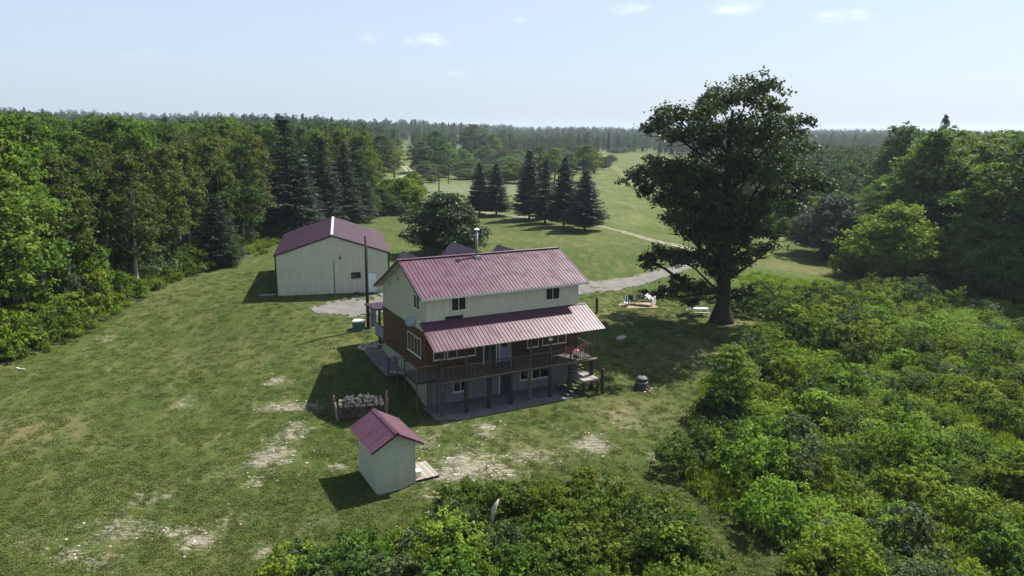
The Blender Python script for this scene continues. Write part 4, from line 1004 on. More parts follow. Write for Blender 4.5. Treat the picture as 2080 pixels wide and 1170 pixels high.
# felled timber
def fallen(px, py, L, r, rz, tilt, mat, label, name='fallen_log'):
    x, y = gp(px, py); rg2 = random.Random(int(px)); pts = [(L * (k / 5 - .5), rg2.uniform(-.08, .08), r * .8 + tilt * (k / 5) * L) for k in range(6)]
    o = tag(MB().tube(pts, [r * (1 - .1 * k) for k in range(6)], 8).build(name, M[mat], None, True), label, 'log'); o.location = (x, y, h1(x, y)); o.rotation_euler = (0, 0, rz)
fallen(292, 595, 1.9, .12, R(60), .1, 'split_wood', 'pale peeled log lying at the edge of the left forest')
fallen(262, 612, 2.6, .08, R(30), .02, 'bark_pale', 'thin grey fallen trunk at the forest edge, nearer than the peeled log')
fallen(300, 604, 2.4, .07, R(40), .0, 'bark', 'dark fallen branch beside the peeled log')
fallen(42, 752, .8, .12, R(-20), .0, 'stone_white', 'short white log on the grass near the left picture edge')
fallen(1740, 500, 6, .12, R(120), .25, 'bark_pale', 'long grey fallen trunk leaning in front of the right hand wood')
x, y = gp(1000, 1085); o = tag(MB().tube([(-.1, 0, .2), (0, .05, .9), (.1, 0, 1.5), (.32, .05, 1.95)], [.1, .13, .12, .04], 8).build('bleached_snag', M['stone_white'], None, True), 'white bleached snag sticking out of the front thicket', 'snag'); o.location = (x, y, h1(x, y))
x, y = gp(955, 1115); o = tag(MB().tube([(-.3, 0, .9), (0, .05, 1.1), (.2, 0, 1.5)], [.07, .09, .05], 7).build('grey_snag', M['bark_pale'], None, True), 'small grey snag in the front thicket, left of the white one', 'snag'); o.location = (x, y, h1(x, y))
# far power poles
for (px, py, h, lab) in ((892, 404, 8.6, 'nearer and shorter far power pole in the grey meadow beyond the house'), (911, 373, 11.5, 'farther and taller power pole at the back of the grey meadow')):
    x, y = gp(px, py); e = tag(empty('power_pole', (x, y, h1(x, y))), lab, 'power pole')
    MB().tube([(0, 0, -.5), (0, 0, h)], [.17, .12], 8).build('shaft', M['bark'], e, True)
    MB().box(-.8, .8, -.06, .06, h - .9, h - .75).build('crossarm', M['bark'], e)
    MB().lathe([(.05, 0), (.08, .12), (.03, .2)], 8, (-.7, 0, h - .75)).lathe([(.05, 0), (.08, .12), (.03, .2)], 8, (.7, 0, h - .75)).build('insulator', M['grey_plastic'], e)

# ------------------------------------------------------------------ trees: one of each kind is modelled, every tree is then an object of its own
def set_mat(o, mat):
    o.material_slots[0].link = 'OBJECT'; o.material_slots[0].material = mat
COUNT = {}
def plant(name, proto, x, y, sx, sz, rz, label, cat='tree', group=None, leaf=None, bark=None, dz=0., trunk_name='trunk'):
    e = empty(name, (x, y, h1(x, y) + dz), rz); e.scale = (sx, sx, sz); tag(e, label, cat, group)
    t = put(trunk_name, proto[0], e); c = put('crown', proto[1], e)
    if leaf: set_mat(c, M[leaf])
    if bark: set_mat(t, M[bark])
    return e
def to_px(x, y, z):
    c = y * math.cos(PT) - (z - CAMH) * math.sin(PT); u = y * math.sin(PT) + (z - CAMH) * math.cos(PT)
    X, Y = FPX * x / c, -FPX * u / c
    return 1040 + X * math.cos(RO) - Y * math.sin(RO), 585 + X * math.sin(RO) + Y * math.cos(RO)
def size_at(px, base, top, width):
    x, y = gp(px, base); g = h1(x, y); d = sky_dir(px, top); z = CAMH + d.z / math.hypot(d.x, d.y) * math.hypot(x, y)
    return x, y, z - g, width / (FPX / (y * math.cos(PT) + (CAMH - g) * math.sin(PT)))
# --- the great oak, modelled limb by limb
rg = np.random.default_rng(11)
OAKPX = [(1480, 190, 42), (1430, 200, 36), (1532, 205, 32), (1385, 228, 32), (1330, 232, 30), (1298, 258, 26), (1562, 240, 24), (1592, 262, 24), (1350, 275, 36), (1400, 275, 44), (1460, 262, 50), (1520, 265, 44), (1570, 300, 36),
         (1300, 318, 26), (1290, 352, 30), (1335, 352, 38), (1390, 345, 50), (1450, 345, 55), (1510, 345, 46), (1575, 350, 42), (1618, 362, 34), (1650, 378, 24), (1285, 378, 24), (1345, 400, 40), (1420, 415, 52), (1490, 415, 46), (1550, 410, 40), (1595, 400, 28),
         (1345, 440, 26), (1400, 468, 42), (1460, 478, 48), (1515, 468, 34), (1325, 512, 26), (1300, 522, 20), (1365, 518, 32), (1420, 528, 38), (1490, 528, 34), (1540, 515, 24), (1458, 560, 30), (1345, 584, 22), (1325, 590, 16), (1385, 578, 26), (1425, 588, 22), (1505, 588, 20), (1480, 602, 16), (1370, 560, 14)]
oakc = []
for (px, py, r) in OAKPX:
    dx = (px - 1460) / 20.8; z = (CAMH + sky_dir(px, py).z / math.hypot(sky_dir(px, py).x, sky_dir(px, py).y) * 75.9 - .8) * .985; rr_ = r / 20.
    half = 7.5 * math.sin(min(1, max(.25, z / 24)) * 2.6) ; room = math.sqrt(max(0.5, 81 - dx * dx)) * .75 * min(1, .35 + z / 14)
    n = 2 if r < 30 else 3
    for k in range(n):
        yy = (rg.uniform(-1, 1) * room) if k else rg.uniform(-.3, .3) * room
        oakc.append((dx + (rg.normal() * .5 if k else 0), yy, z + (rg.normal() * .5 if k else 0), rr_ * rg.uniform(.7, 1.02)))
for k in range(20):
    z = rg.uniform(6, 15); a = rg.uniform(0, 6.28); q = rg.uniform(.8, 4.6) * math.sin(min(1, z / 22) * 2.9) ** .5
    oakc.append((q * math.cos(a) + (-.8 if z > 12 else -.2), q * math.sin(a), z, rg.uniform(1.1, 2.0)))
oak_crown = crown_from_clusters('crown', rg, oakc, 15, 36, .17, M['leaf_oak'], 1.0, subr=.42, spread=1.15)
oak_trunk = trunk_mesh('trunk', rg, [c for c in oakc if True], 23.0, .78, M['bark'], zsplit=.14, lean=.0, limb=1.35, sides=12, every=3, flare=1.8)
x, y = gp(1460, 655)
plant('oak_tree', (oak_trunk, oak_crown), x, y, 1, 1, 0, 'huge dark broad oak standing alone right of the house, crown against the sky', 'tree')

# --- prototypes
def broad(seed, H, z0, W, n, sub, nl, ls, leaf, bark='bark', prof=None, r0=None, every=2, rc=(.9, 1.6), sides=7, zs=.25, subr=.38):
    rg = np.random.default_rng(seed)
    prof = prof or (lambda t: math.sin(min(1, t * 1.0 + .12) * math.pi * .93) ** .7)
    cl = auto_clusters(rg, H, z0, W, n, prof, rc)
    return (trunk_mesh('trunk', rg, cl, H * .93, r0 or H * .014, M[bark], zs, .02, .8, sides, every), crown_from_clusters('crown', rg, cl, sub, nl, ls, M[leaf], .8, subr=subr))
tall = [broad(21, 18, 4.5, 2.9, 36, 11, 26, .19, 'leaf_green', 'bark_pale'), broad(22, 18, 6.0, 2.6, 34, 11, 26, .19, 'leaf_green', 'bark_pale'), broad(23, 18, 3.5, 3.2, 38, 11, 26, .19, 'leaf_olive', 'bark_pale'), broad(24, 18, 5.0, 3.3, 38, 11, 26, .19, 'leaf_deep')]
roundt = [broad(31, 10, 1.0, 4.6, 64, 13, 30, .17, 'leaf_deep', rc=(1.0, 1.7), zs=.12), broad(32, 10, 1.6, 4.4, 60, 13, 30, .17, 'leaf_green', rc=(1.0, 1.8), zs=.12)]
shrubs = []
def shrub(seed, H, W, n, leaf, ls=.075, sub=10, nl=20, rc=(.32, .62), flat=.8):
    rg = np.random.default_rng(seed); cl = []
    for i in range(n):
        a = i * 2.4 + rg.uniform(-.4, .4); q = W * math.sqrt((i + .5) / n) * rg.uniform(.85, 1.1); top = H * (1 - .55 * (q / W) ** 2) * rg.uniform(.75, 1.05)
        r = rg.uniform(*rc)
        cl.append((q * math.cos(a), q * math.sin(a), max(.3, top - r * .6), r))
        if rg.uniform() < .7: cl.append((q * math.cos(a) * .95, q * math.sin(a) * .95, max(.25, top * .5), r))
    mb = MB()
    for (x, y, z, r) in cl[::2]:
        b = (x * .25, y * .25, -.1); mb.tube([b, (x * .6, y * .6, z * .55), (x, y, z)], [.03, .022, .008], 4, False)
    return (mb.mesh('stems', M['bark'], True), crown_from_clusters('crown', rg, cl, sub * 3.4, nl, ls, M[leaf], flat, subr=.19, spread=.75))
shrubs = [shrub(41, 2.3, 1.5, 16, 'leaf_shrub'), shrub(42, 1.9, 1.3, 13, 'leaf_shrub'), shrub(43, 2.7, 1.4, 15, 'leaf_green'), shrub(44, 1.6, 1.6, 16, 'leaf_deep', .065), shrub(45, 2.1, 1.1, 12, 'leaf_grey', .08)]
rgs = np.random.default_rng(5)
def spr(seed, H, W, z0, mat, **k):
    mb, cr = spruce_meshes(np.random.default_rng(seed), H, W, z0, M[mat], **k); return (mb.mesh('trunk', M['bark'], True), cr)
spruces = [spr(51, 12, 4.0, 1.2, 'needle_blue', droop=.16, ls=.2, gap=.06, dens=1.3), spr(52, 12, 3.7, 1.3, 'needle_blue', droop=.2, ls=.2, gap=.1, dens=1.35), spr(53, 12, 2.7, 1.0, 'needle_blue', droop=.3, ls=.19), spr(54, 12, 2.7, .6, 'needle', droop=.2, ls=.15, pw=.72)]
far_t = [broad(61, 18, 5, 3.6, 15, 4.2, 11, .40, 'leaf_far', rc=(1.3, 2.2), every=4, sides=5, subr=.55), broad(62, 18, 3, 4.2, 16, 4.2, 11, .42, 'leaf_far', rc=(1.3, 2.3), every=4, sides=5, subr=.55)]
far_s = [spr(63, 18, 3.2, 1.5, 'needle', droop=.35, ls=.6, dens=.55)]
def deadtree():
    rg = np.random.default_rng(71); cl = auto_clusters(rg, 8, 1.5, 3.4, 40, lambda t: math.sin(min(1, t + .15) * 2.8) ** .6, (.7, 1.3))
    return (trunk_mesh('trunk', rg, cl, 7.5, .16, M['bark_pale'], .15, .03, 1.2, 7, 1), crown_from_clusters('crown', rg, cl, 6, 12, .11, M['dead_twig'], .8))
dead = deadtree()
print('protos', sum(len(m.polygons) for m in bpy.data.meshes))

# --- single trees one can name
def tree_px(proto, H0, W0, px, base, top, width, name, label, cat='tree', group=None, leaf=None, bark=None, rz=0.):
    x, y, h, w = size_at(px, base, top, width); return plant(name, proto, x, y, w / (2 * W0), h / H0, rz, label, cat, group, leaf, bark)
SPL = [(974, 436, 330, 62, 0, 'leftmost of the six lawn spruces beyond the house'), (1008, 438, 332, 66, 1, 'second of the six lawn spruces from the left, touching the leftmost'), (1075, 447, 304, 76, 1, 'tallest lawn spruce, third from the left'),
       (1107, 455, 322, 62, 2, 'narrow lawn spruce, fourth from the left between two wider ones'), (1145, 461, 317, 76, 0, 'wide lawn spruce with bare lower trunk, fifth from the left'), (1187, 468, 345, 96, 0, 'rightmost lawn spruce, broad and nearest to the dirt track')]
for k, (px, b, t, w, pi, lab) in enumerate(SPL):
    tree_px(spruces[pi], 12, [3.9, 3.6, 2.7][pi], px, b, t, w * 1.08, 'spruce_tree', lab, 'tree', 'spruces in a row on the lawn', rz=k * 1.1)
BSP = [(588, 480, 236, 118, 'tallest dark spruce rising behind the barn, above the forest skyline'), (658, 462, 276, 84, 'dark spruce right of the tallest one behind the barn'), (703, 458, 286, 78, 'dark spruce at the right end of the forest edge behind the barn'),
       (735, 452, 330, 60, 'shorter dark spruce right of the pair behind the barn'), (620, 476, 330, 74, 'shorter spruce filling the gap behind the barn roof'), (445, 542, 395, 92, 'dark low branched spruce at the left forest edge')]
for k, (px, b, t, w, lab) in enumerate(BSP):
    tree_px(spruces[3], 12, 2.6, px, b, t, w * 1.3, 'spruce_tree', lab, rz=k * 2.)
tree_px(roundt[0], 10, 4.6, 905, 522, 388, 152, 'round_tree', 'round dark leafy tree directly behind the house roof', leaf='leaf_oak')
tree_px(roundt[1], 10, 4.4, 1810, 572, 408, 172, 'round_tree', 'bright green dome shaped tree in front of the right hand wood', leaf='leaf_shrub', rz=1)
tree_px(roundt[0], 10, 4.5, 1690, 522, 392, 140, 'grey_tree', 'greyish half dead bushy tree left of the bright dome shaped tree', leaf='leaf_ash')
tree_px(roundt[1], 10, 4.5, 1828, 445, 352, 80, 'grey_tree', 'smaller ashen grey crown above the bright dome shaped tree', leaf='leaf_ash', rz=2)
tree_px(tall[1], 18, 2.9, 1815, 470, 246, 95, 'poplar_tree', 'tall open crowned tree with bare dark trunk rising out of the right wood', leaf='leaf_deep', bark='bark')
tree_px(spruces[0], 12, 3.2, 1896, 440, 232, 60, 'pine_tree', 'dark pine top standing above the right hand wood', leaf='needle_blue')
tree_px(tall[0], 18, 2.9, 1480, 840, 700, 85, 'young_tree', 'slender young tree at the thicket edge beside the lawn', leaf='leaf_shrub', bark='bark')
tree_px(shrubs[2], 2.7, 1.4, 1703, 562, 500, 46, 'young_tree', 'small sapling in the tall grass before the right hand wood', leaf='leaf_green')
tree_px(shrubs[2], 2.7, 1.2, 1830, 575, 542, 22, 'young_tree', 'tiny pale sapling poking above the far edge of the thicket', leaf='leaf_shrub')
MID = [(776, 380, 268, 52, 't', 'leaf_deep'), (800, 366, 288, 36, 't', 'leaf_green'), (752, 395, 300, 50, 't', 'leaf_green'), (855, 352, 284, 46, 't', 'leaf_deep'), (885, 350, 262, 54, 't', 'leaf_deep'), (910, 345, 288, 34, 't', 'leaf_green'), (963, 326, 249, 60, 't', 'leaf_deep'), (998, 326, 270, 34, 't', 'leaf_green'),
       (940, 338, 302, 34, 'r', 'leaf_green'), (985, 330, 296, 34, 'r', 'leaf_green'), (1022, 332, 304, 38, 'r', 'leaf_deep'), (1052, 332, 304, 40, 'r', 'leaf_green'), (1096, 372, 294, 46, 't', 'leaf_deep'), (1126, 374, 298, 40, 't', 'leaf_green'), (1155, 372, 308, 36, 't', 'leaf_deep'), (1186, 370, 292, 54, 't', 'leaf_green'), (1207, 352, 305, 30, 't', 'leaf_green'),
       (866, 360, 326, 44, 'r', 'leaf_grey'), (900, 360, 336, 30, 'r', 'leaf_deep'), (946, 364, 342, 46, 'r', 'leaf_grey'), (1012, 372, 336, 54, 'r', 'leaf_green'), (1045, 372, 328, 46, 'r', 'leaf_green'), (1080, 372, 335, 40, 'r', 'leaf_deep'), (975, 360, 340, 36, 'r', 'leaf_deep'),
       (820, 432, 358, 70, 'r', 'leaf_yellow'), (790, 400, 362, 46, 'r', 'leaf_green'), (838, 405, 348, 44, 'r', 'leaf_green'), (772, 436, 378, 54, 'r', 'leaf_deep'), (748, 440, 385, 40, 'r', 'leaf_green'), (800, 436, 398, 40, 'r', 'leaf_grey'), (726, 430, 340, 50, 't', 'leaf_deep'),
       (1225, 345, 318, 26, 'r', 'leaf_grey'), (1240, 330, 314, 22, 'r', 'leaf_grey')]
TXT = {'leaf_deep': 'dark green', 'leaf_green': 'mid green', 'leaf_grey': 'grey green', 'leaf_yellow': 'bright yellow green'}
for k, (px, b, t, w, kd, lf) in enumerate(MID):
    where = 'behind the lawn spruces' if px > 1060 else 'in the valley beyond the grey meadow' if b < 365 and px > 840 else 'at the end of the lawn left of the meadow' if px < 845 and b > 394 else 'by the track beyond the lawn'
    if kd == 't': tree_px(tall[k % 2 + 2], 18, 3.4, px, b, t, w * 1.15, 'broadleaf_tree', '%s%s tree standing %s' % ('tall ' if b - t > 80 else 'small ' if b - t < 55 else '', TXT[lf], where), 'tree', 'trees in the valley beyond the lawn', lf, 'bark', rz=k * 1.7)
    else: tree_px(roundt[k % 2], 10, 4.5, px, b, t, w * 1.15, 'willow_bush', '%s willow bush %s' % (TXT[lf], where), 'bush', 'willow bushes beyond the lawn', lf, 'bark', rz=k * 1.7)

def third(v, a, b, names): return names[0] if v < a else names[1] if v < b else names[2]
rg = np.random.default_rng(88)
for k in range(46):
    px = rg.uniform(845, 1290); base = rg.uniform(303, 372) if px > 1215 or px < 1070 else rg.uniform(303, 335)
    if px > 1215: base = rg.uniform(300, 312)
    if 926 < px < 942: continue
    h = rg.uniform(9, 22) * (base - 258) / 70; lf = ['leaf_grey', 'leaf_green', 'leaf_grey', 'leaf_deep'][int(rg.integers(0, 4))]
    tree_px(roundt[k % 2], 10, 4.5, px, base, base - h, h * rg.uniform(1.6, 2.6), 'willow_bush', 'low %s willow bush, %s, %s' % (TXT[lf], third(px, 960, 1100, ['left of the pole line', 'behind the lawn spruces', 'towards the big field']), third(base, 325, 350, ['farthest belt', 'middle belt', 'nearest belt'])), 'bush', 'low willow bushes in the valley', lf, 'bark', rz=k * 1.3)
# --- words that say where a plant stands
def spot(px, py, box):
    x0, x1, y0, y1 = box; n = 5
    c = min(n - 1, max(0, int((px - x0) / (x1 - x0) * n))); r = min(3, max(0, int((py - y0) / (y1 - y0) * 4)))
    return ['far', 'upper', 'lower', 'near'][r] + ' ' + ['left end', 'left half', 'middle', 'right half', 'right end'][c]
# --- the two woods
def scatter(poly, spacing, seed, jit=.42):
    rg = np.random.default_rng(seed); P = np.array(poly); x0, y0 = P.min(0); x1, y1 = P.max(0); out = []
    nx, ny = int((x1 - x0) / spacing) + 1, int((y1 - y0) / spacing) + 1
    X, Y = np.meshgrid(np.arange(nx), np.arange(ny)); X = x0 + (X + .5 * (Y % 2) + rg.uniform(-jit, jit, X.shape)) * spacing; Y = y0 + (Y + rg.uniform(-jit, jit, Y.shape)) * spacing
    X, Y = X.ravel(), Y.ravel(); k = inpoly(X, Y, poly); return X[k], Y[k], rg
def edge_dist(x, y, poly):
    d = 1e9
    for i in range(len(poly)):
        ax, ay = poly[i]; bx, by = poly[(i + 1) % len(poly)]; vx, vy = bx - ax, by - ay
        t = max(0, min(1, ((x - ax) * vx + (y - ay) * vy) / (vx * vx + vy * vy + 1e-9))); d = min(d, math.hypot(x - ax - t * vx, y - ay - t * vy))
    return d
FAR = []      # position, size, kind of every tree too far to be picked out singly
X, Y, rg = scatter(FOREST_L, 5.0, 101)
nL = 0
for x, y in zip(X, Y):
    if x < -.80 * y - 3 or y < 50: continue
    if y > 172:
        FAR.append((x, y, rg.uniform(.85, 1.12), int(rg.uniform() < .5))); continue
    if 112 < y < 150 and x > -45: continue
    near = x > -47 and y < 112
    px, py = to_px(x, y, h1(x, y))
    if near and y > 66:
        lf = 'leaf_olive' if rg.uniform() < .62 else 'leaf_deep'; sz = rg.uniform(.82, .95); pi = int(rg.integers(0, 4))
    elif y < 66:
        lf = ['leaf_olive', 'leaf_green', 'leaf_green'][int(rg.integers(0, 3))]; sz = rg.uniform(1.02, 1.15); pi = int(rg.integers(0, 4))
    else:
        lf = ['leaf_deep', 'leaf_green', 'leaf_deep', 'leaf_green', 'leaf_olive'][int(rg.integers(0, 5))]; sz = rg.uniform(.92, 1.08); pi = int(rg.integers(0, 4))
    row = ['in the front row', 'in the second row', 'in the third row', 'in the fourth row', 'deep inside', 'far inside'][min(5, int(edge_dist(x, y, FOREST_L) / 5.2))]
    wh = 'at the left picture edge' if px < 90 else 'left of pale trunks' if px < 180 else 'behind pale trunks' if px < 270 else 'above peeled log' if px < 360 else 'left of the low spruce' if px < 440 else 'right of the low spruce' if px < 530 else 'left of the tallest spruce' if px < 590 else 'behind the barn' if px < 700 else 'beyond the barn spruces'
    lab = {'leaf_olive': 'brownish olive seedy tree', 'leaf_green': 'fresh green tree', 'leaf_deep': 'dark green tree'}[lf] + ', ' + row.replace('in the ', '') + ' of left forest ' + wh.replace(' the ', ' ')
    plant('forest_tree', tall[pi], x, y, sz * rg.uniform(.85, 1.1), sz, rg.uniform(0, 6.28), lab, 'tree', 'trees of the left forest', lf, 'bark_pale' if rg.uniform() < .6 else 'bark'); nL += 1
X, Y, rg = scatter(FOREST_R, 5.4, 102)
nR = 0
for x, y in zip(X, Y):
    px, py = to_px(x, y, h1(x, y))
    if px > 2250 or px < 1300: continue
    if y > 165: FAR.append((x, y, rg.uniform(.6, .85) if px < 1800 else rg.uniform(.9, 1.15), int(rg.uniform() < .5))); continue
    if math.hypot(x - 54, y - 103) < 8 or (1700 < px < 1910 and y < 110) or (px < 1740 and y < 118): continue
    ed = edge_dist(x, y, FOREST_R)
    lf = ['leaf_mid', 'leaf_green', 'leaf_deep', 'leaf_mid', 'leaf_green'][int(rg.integers(0, 5))]
    H = 8 if px < 1760 else 12
    if px > 1850: H = 17.5 + min(3, ed * .3)
    if ed < 5: H *= .55
    H *= rg.uniform(.85, 1.12)
    tallone = H > 12
    lab = ('tall ' if tallone else 'low bushy ') + {'leaf_mid': 'soft green', 'leaf_green': 'green', 'leaf_deep': 'dark green'}[lf] + ' tree, ' + spot(px, py, (1560, 2100, 440, 620)) + ' of the right hand wood' + (' edge' if ed < 5 else '')
    if tallone: plant('forest_tree', tall[int(rg.integers(0, 4))], x, y, H / 18 * 1.35, H / 18, rg.uniform(0, 6.28), lab, 'tree', 'trees of the right hand wood', lf, 'bark')
    else: plant('forest_tree', roundt[int(rg.integers(0, 2))], x, y, H / 10 * .85, H / 10, rg.uniform(0, 6.28), lab, 'tree', 'trees of the right hand wood', lf, 'bark')
    nR += 1
print('individual forest trees', nL, nR)

# --- shrubs and undergrowth
def brush(x, y, sx, sz, rz, pi, leaf, label, group): plant('shrub', shrubs[pi], x, y, sx, sz, rz, label, 'shrub', group, leaf, None, -.05, 'stems')
rg = np.random.default_rng(77)
P = np.array(FOREST_L[1:7]); L = np.concatenate([[0], np.cumsum(np.hypot(*np.diff(P, axis=0).T))])
for u in np.arange(0, L[-1], 1.15):
    x = np.interp(u, L, P[:, 0]) + rg.uniform(-3.6, .8); y = np.interp(u, L, P[:, 1]) + rg.normal() * .4
    lf = ['leaf_green', 'leaf_shrub', 'leaf_deep', 'leaf_grey', 'leaf_green', 'leaf_yellow'][int(rg.integers(0, 6))]; s = rg.uniform(.8, 1.9)
    brush(x, y, s, s * rg.uniform(.9, 1.5), rg.uniform(0, 6), int(rg.integers(0, 5)), lf, {'leaf_green': 'green', 'leaf_shrub': 'fresh green', 'leaf_deep': 'dark green', 'leaf_grey': 'greyish', 'leaf_yellow': 'yellowish'}[lf] + ' bush along the edge of the left forest', 'bushes along the left forest edge')
nS = 0
LT = {'leaf_shrub': 'fresh green leafy shrub', 'leaf_green': 'mid green leafy shrub', 'leaf_deep': 'dark green low shrub', 'leaf_grey': 'grey green leafy shrub', 'leaf_flower': 'yellow flowered green shrub', 'leaf_yellow': 'yellow green leafy shrub'}
for (poly, sp, sd, where, lfs) in ((THICK_R, 3.2, 103, 'in the wide thicket on the right', ['leaf_shrub', 'leaf_green', 'leaf_shrub', 'leaf_deep', 'leaf_grey', 'leaf_yellow', 'leaf_shrub']), (THICK_B, 1.9, 104, 'in the thicket at the bottom of the picture', ['leaf_shrub', 'leaf_green', 'leaf_green', 'leaf_flower', 'leaf_deep', 'leaf_yellow', 'leaf_grey'])):
    X, Y, rg = scatter(poly, sp, sd)
    for x, y in zip(X, Y):
        px, py = to_px(x, y, h1(x, y))
        if px > 2300 or py > 1420 or px < 480: continue
        leftside = edge_dist(x, y, poly[:6]) < 9 and poly is THICK_R
        if poly is THICK_R and not leftside and rg.uniform() < .2: continue
        lf = lfs[int(rg.integers(0, len(lfs)))]; s = rg.uniform(.75, 1.25) * (1.35 if leftside else 1.12)
        if poly is THICK_R and rg.uniform() < .12: lf = 'leaf_deep'
        brush(x, y, s, s * rg.uniform(.8, 1.15), rg.uniform(0, 6), int(rg.integers(0, 5)), lf, ('small ' if s < .88 else 'large ' if s > 1.12 else '') + LT[lf] + ', ' + spot(px, py, (1340, 2080, 560, 1170) if poly is THICK_R else (560, 1460, 1010, 1190)) + (' of the right thicket' if poly is THICK_R else ' of the bottom thicket'), 'shrubs ' + where); nS += 1
for (px, py, s, lf, lab) in ((1520, 640, 1.5, 'leaf_deep', 'dark shrub just right of the big oak trunk'), (1560, 625, 1.6, 'leaf_deep', 'second dark shrub right of the oak trunk'), (1500, 628, 1.1, 'leaf_shrub', 'light green shrub touching the oak trunk'), (1385, 606, .9, 'leaf_green', 'small green bush under the left lower limb of the oak'), (1435, 608, 1.1, 'leaf_green', 'green bush behind the oak trunk'), (1410, 600, .9, 'leaf_shrub', 'pale green bush behind the picnic table')):
    x, y = gp(px, py); brush(x, y, s, s, px % 6, int(px) % 5, lf, lab, None)
print('shrubs', nS)

# --- stuff: masses nobody could count, scattered with geometry nodes from the plants above
def proto_mesh(name, V, n, mat, rnd): return np_mesh(name, V, n, mat, rnd)
def scatter_stuff(name, pts, scales, rots, idx, sources, label, cat=None):
    me = bpy.data.meshes.new(name); me.from_pydata([tuple(p) for p in pts], [], [])
    for k, v, t in (('siz', scales, 'FLOAT'), ('turn', rots, 'FLOAT'), ('pick', idx, 'INT')):
        a = me.attributes.new(k, t, 'POINT'); a.data.foreach_set('value', np.asarray(v, np.int32 if t == 'INT' else np.float32))
    o = put(name, me); tag(o, label, cat, kind='stuff')
    ng = bpy.data.node_groups.new(name, 'GeometryNodeTree')
    ng.interface.new_socket('Geometry', in_out='INPUT', socket_type='NodeSocketGeometry'); ng.interface.new_socket('Geometry', in_out='OUTPUT', socket_type='NodeSocketGeometry')
    gi = ng.nodes.new('NodeGroupInput'); go = ng.nodes.new('NodeGroupOutput'); jn = ng.nodes.new('GeometryNodeJoinGeometry')
    for src in reversed(sources):
        grp = ng.nodes.new('GeometryNodeJoinGeometry')
        for ob in src:
            oi = ng.nodes.new('GeometryNodeObjectInfo'); oi.inputs['Object'].default_value = ob; oi.transform_space = 'ORIGINAL'; ng.links.new(oi.outputs['Geometry'], grp.inputs[0])
        g2 = ng.nodes.new('GeometryNodeGeometryToInstance'); ng.links.new(grp.outputs[0], g2.inputs[0]); ng.links.new(g2.outputs[0], jn.inputs[0])
    ip = ng.nodes.new('GeometryNodeInstanceOnPoints'); ng.links.new(gi.outputs[0], ip.inputs['Points']); ng.links.new(jn.outputs[0], ip.inputs['Instance'])
    ip.inputs['Pick Instance'].default_value = True
    def na(nm, ty):
        n = ng.nodes.new('GeometryNodeInputNamedAttribute'); n.data_type = ty; n.inputs['Name'].default_value = nm
        return [s for s in n.outputs if s.enabled and s.name == 'Attribute'][0]
    ng.links.new(na('pick', 'INT'), ip.inputs['Instance Index']); ng.links.new(na('siz', 'FLOAT'), ip.inputs['Scale'])
    cx = ng.nodes.new('ShaderNodeCombineXYZ'); ng.links.new(na('turn', 'FLOAT'), cx.inputs['Z']); ng.links.new(cx.outputs[0], ip.inputs['Rotation'])
    ng.links.new(ip.outputs[0], go.inputs[0])
    md = o.modifiers.new('scatter', 'NODES'); md.node_group = ng
    return o
# undergrowth: the sources are two real clumps of weed growing at the thicket edge
def weed_clump(seed, H, W, n, leaf, mat_label, px, py, blade=False, small=False):
    rg = np.random.default_rng(seed); Cs, T, Sz, Rn = [], [], [], []
    for i in range(n):
        a = rg.uniform(0, 6.28); q = W * math.sqrt(rg.uniform()); h = H * (1 - .35 * (q / W) ** 2) * rg.uniform(.7, 1.1); bx, by = q * math.cos(a), q * math.sin(a); lean = rg.normal(size=2) * .12 * H; cr = rg.uniform()
        m = 9 if not blade else 3
        for j in range(m):
            t = .35 + .65 * (j + 1) / m
            Cs.append((bx + lean[0] * t + rg.normal() * .06, by + lean[1] * t + rg.normal() * .06, h * t)); Sz.append((.22 if blade else .030 if small else .085) * rg.uniform(.7, 1.3)); Rn.append(min(1, max(0, .5 * cr + .45 * t * t + rg.normal() * .1)))  # paler leaves towards the top: sunlit highlights put into the leaf colour
    C = np.array(Cs); Sz = np.array(Sz); Rn = np.array(Rn)
    if blade:
        T = unit(np.array([[0, 0, 1.]]) + rg.normal(size=C.shape) * .35); nv = unit(rg.normal(size=C.shape)); b = unit(np.cross(nv, T)); s = Sz[:, None]
        V = np.empty((len(C), 4, 3)); V[:, 0] = C - T * s; V[:, 1] = C + b * s * .12; V[:, 2] = C + T * s; V[:, 3] = C - b * s * .12; V = V.reshape(-1, 3)
    else: V = leaves(rg, C, Sz, np.repeat([[0, 0, 1.1]], len(C), 0), .6, .7)
    me = np_mesh('weed_clump', V, 4, M[leaf], Rn); x, y = gp(px, py); o = put('weed_clump', me, None, (x, y, h1(x, y))); tag(o, mat_label, 'weeds'); return o
w1 = weed_clump(81, 1.1, .75, 60, 'leaf_shrub', 'knee high fresh green weeds at the left tip of the front thicket', 585, 1150)
w2 = weed_clump(82, 1.3, .7, 50, 'leaf_green', 'taller darker weeds at the left tip of the front thicket', 625, 1140)
w3 = weed_clump(83, 1.1, .7, 70, 'leaf_flower', 'yellow flowering weeds at the top of the front thicket', 1190, 985)
w4 = weed_clump(84, .9, .8, 90, 'leaf_yellow', 'tall bright grass clump beside the right thicket', 1585, 612, blade=True)
w5 = weed_clump(85, .07, .42, 13, 'leaf_lawn', 'small tuft of lawn grass near the shed', 640, 900, small=True)
w6 = weed_clump(86, .12, .28, 9, 'leaf_lawn', 'slightly taller tuft of lawn grass near the shed', 650, 930, small=True)
P_, S_, T_, I_ = [], [], [], []
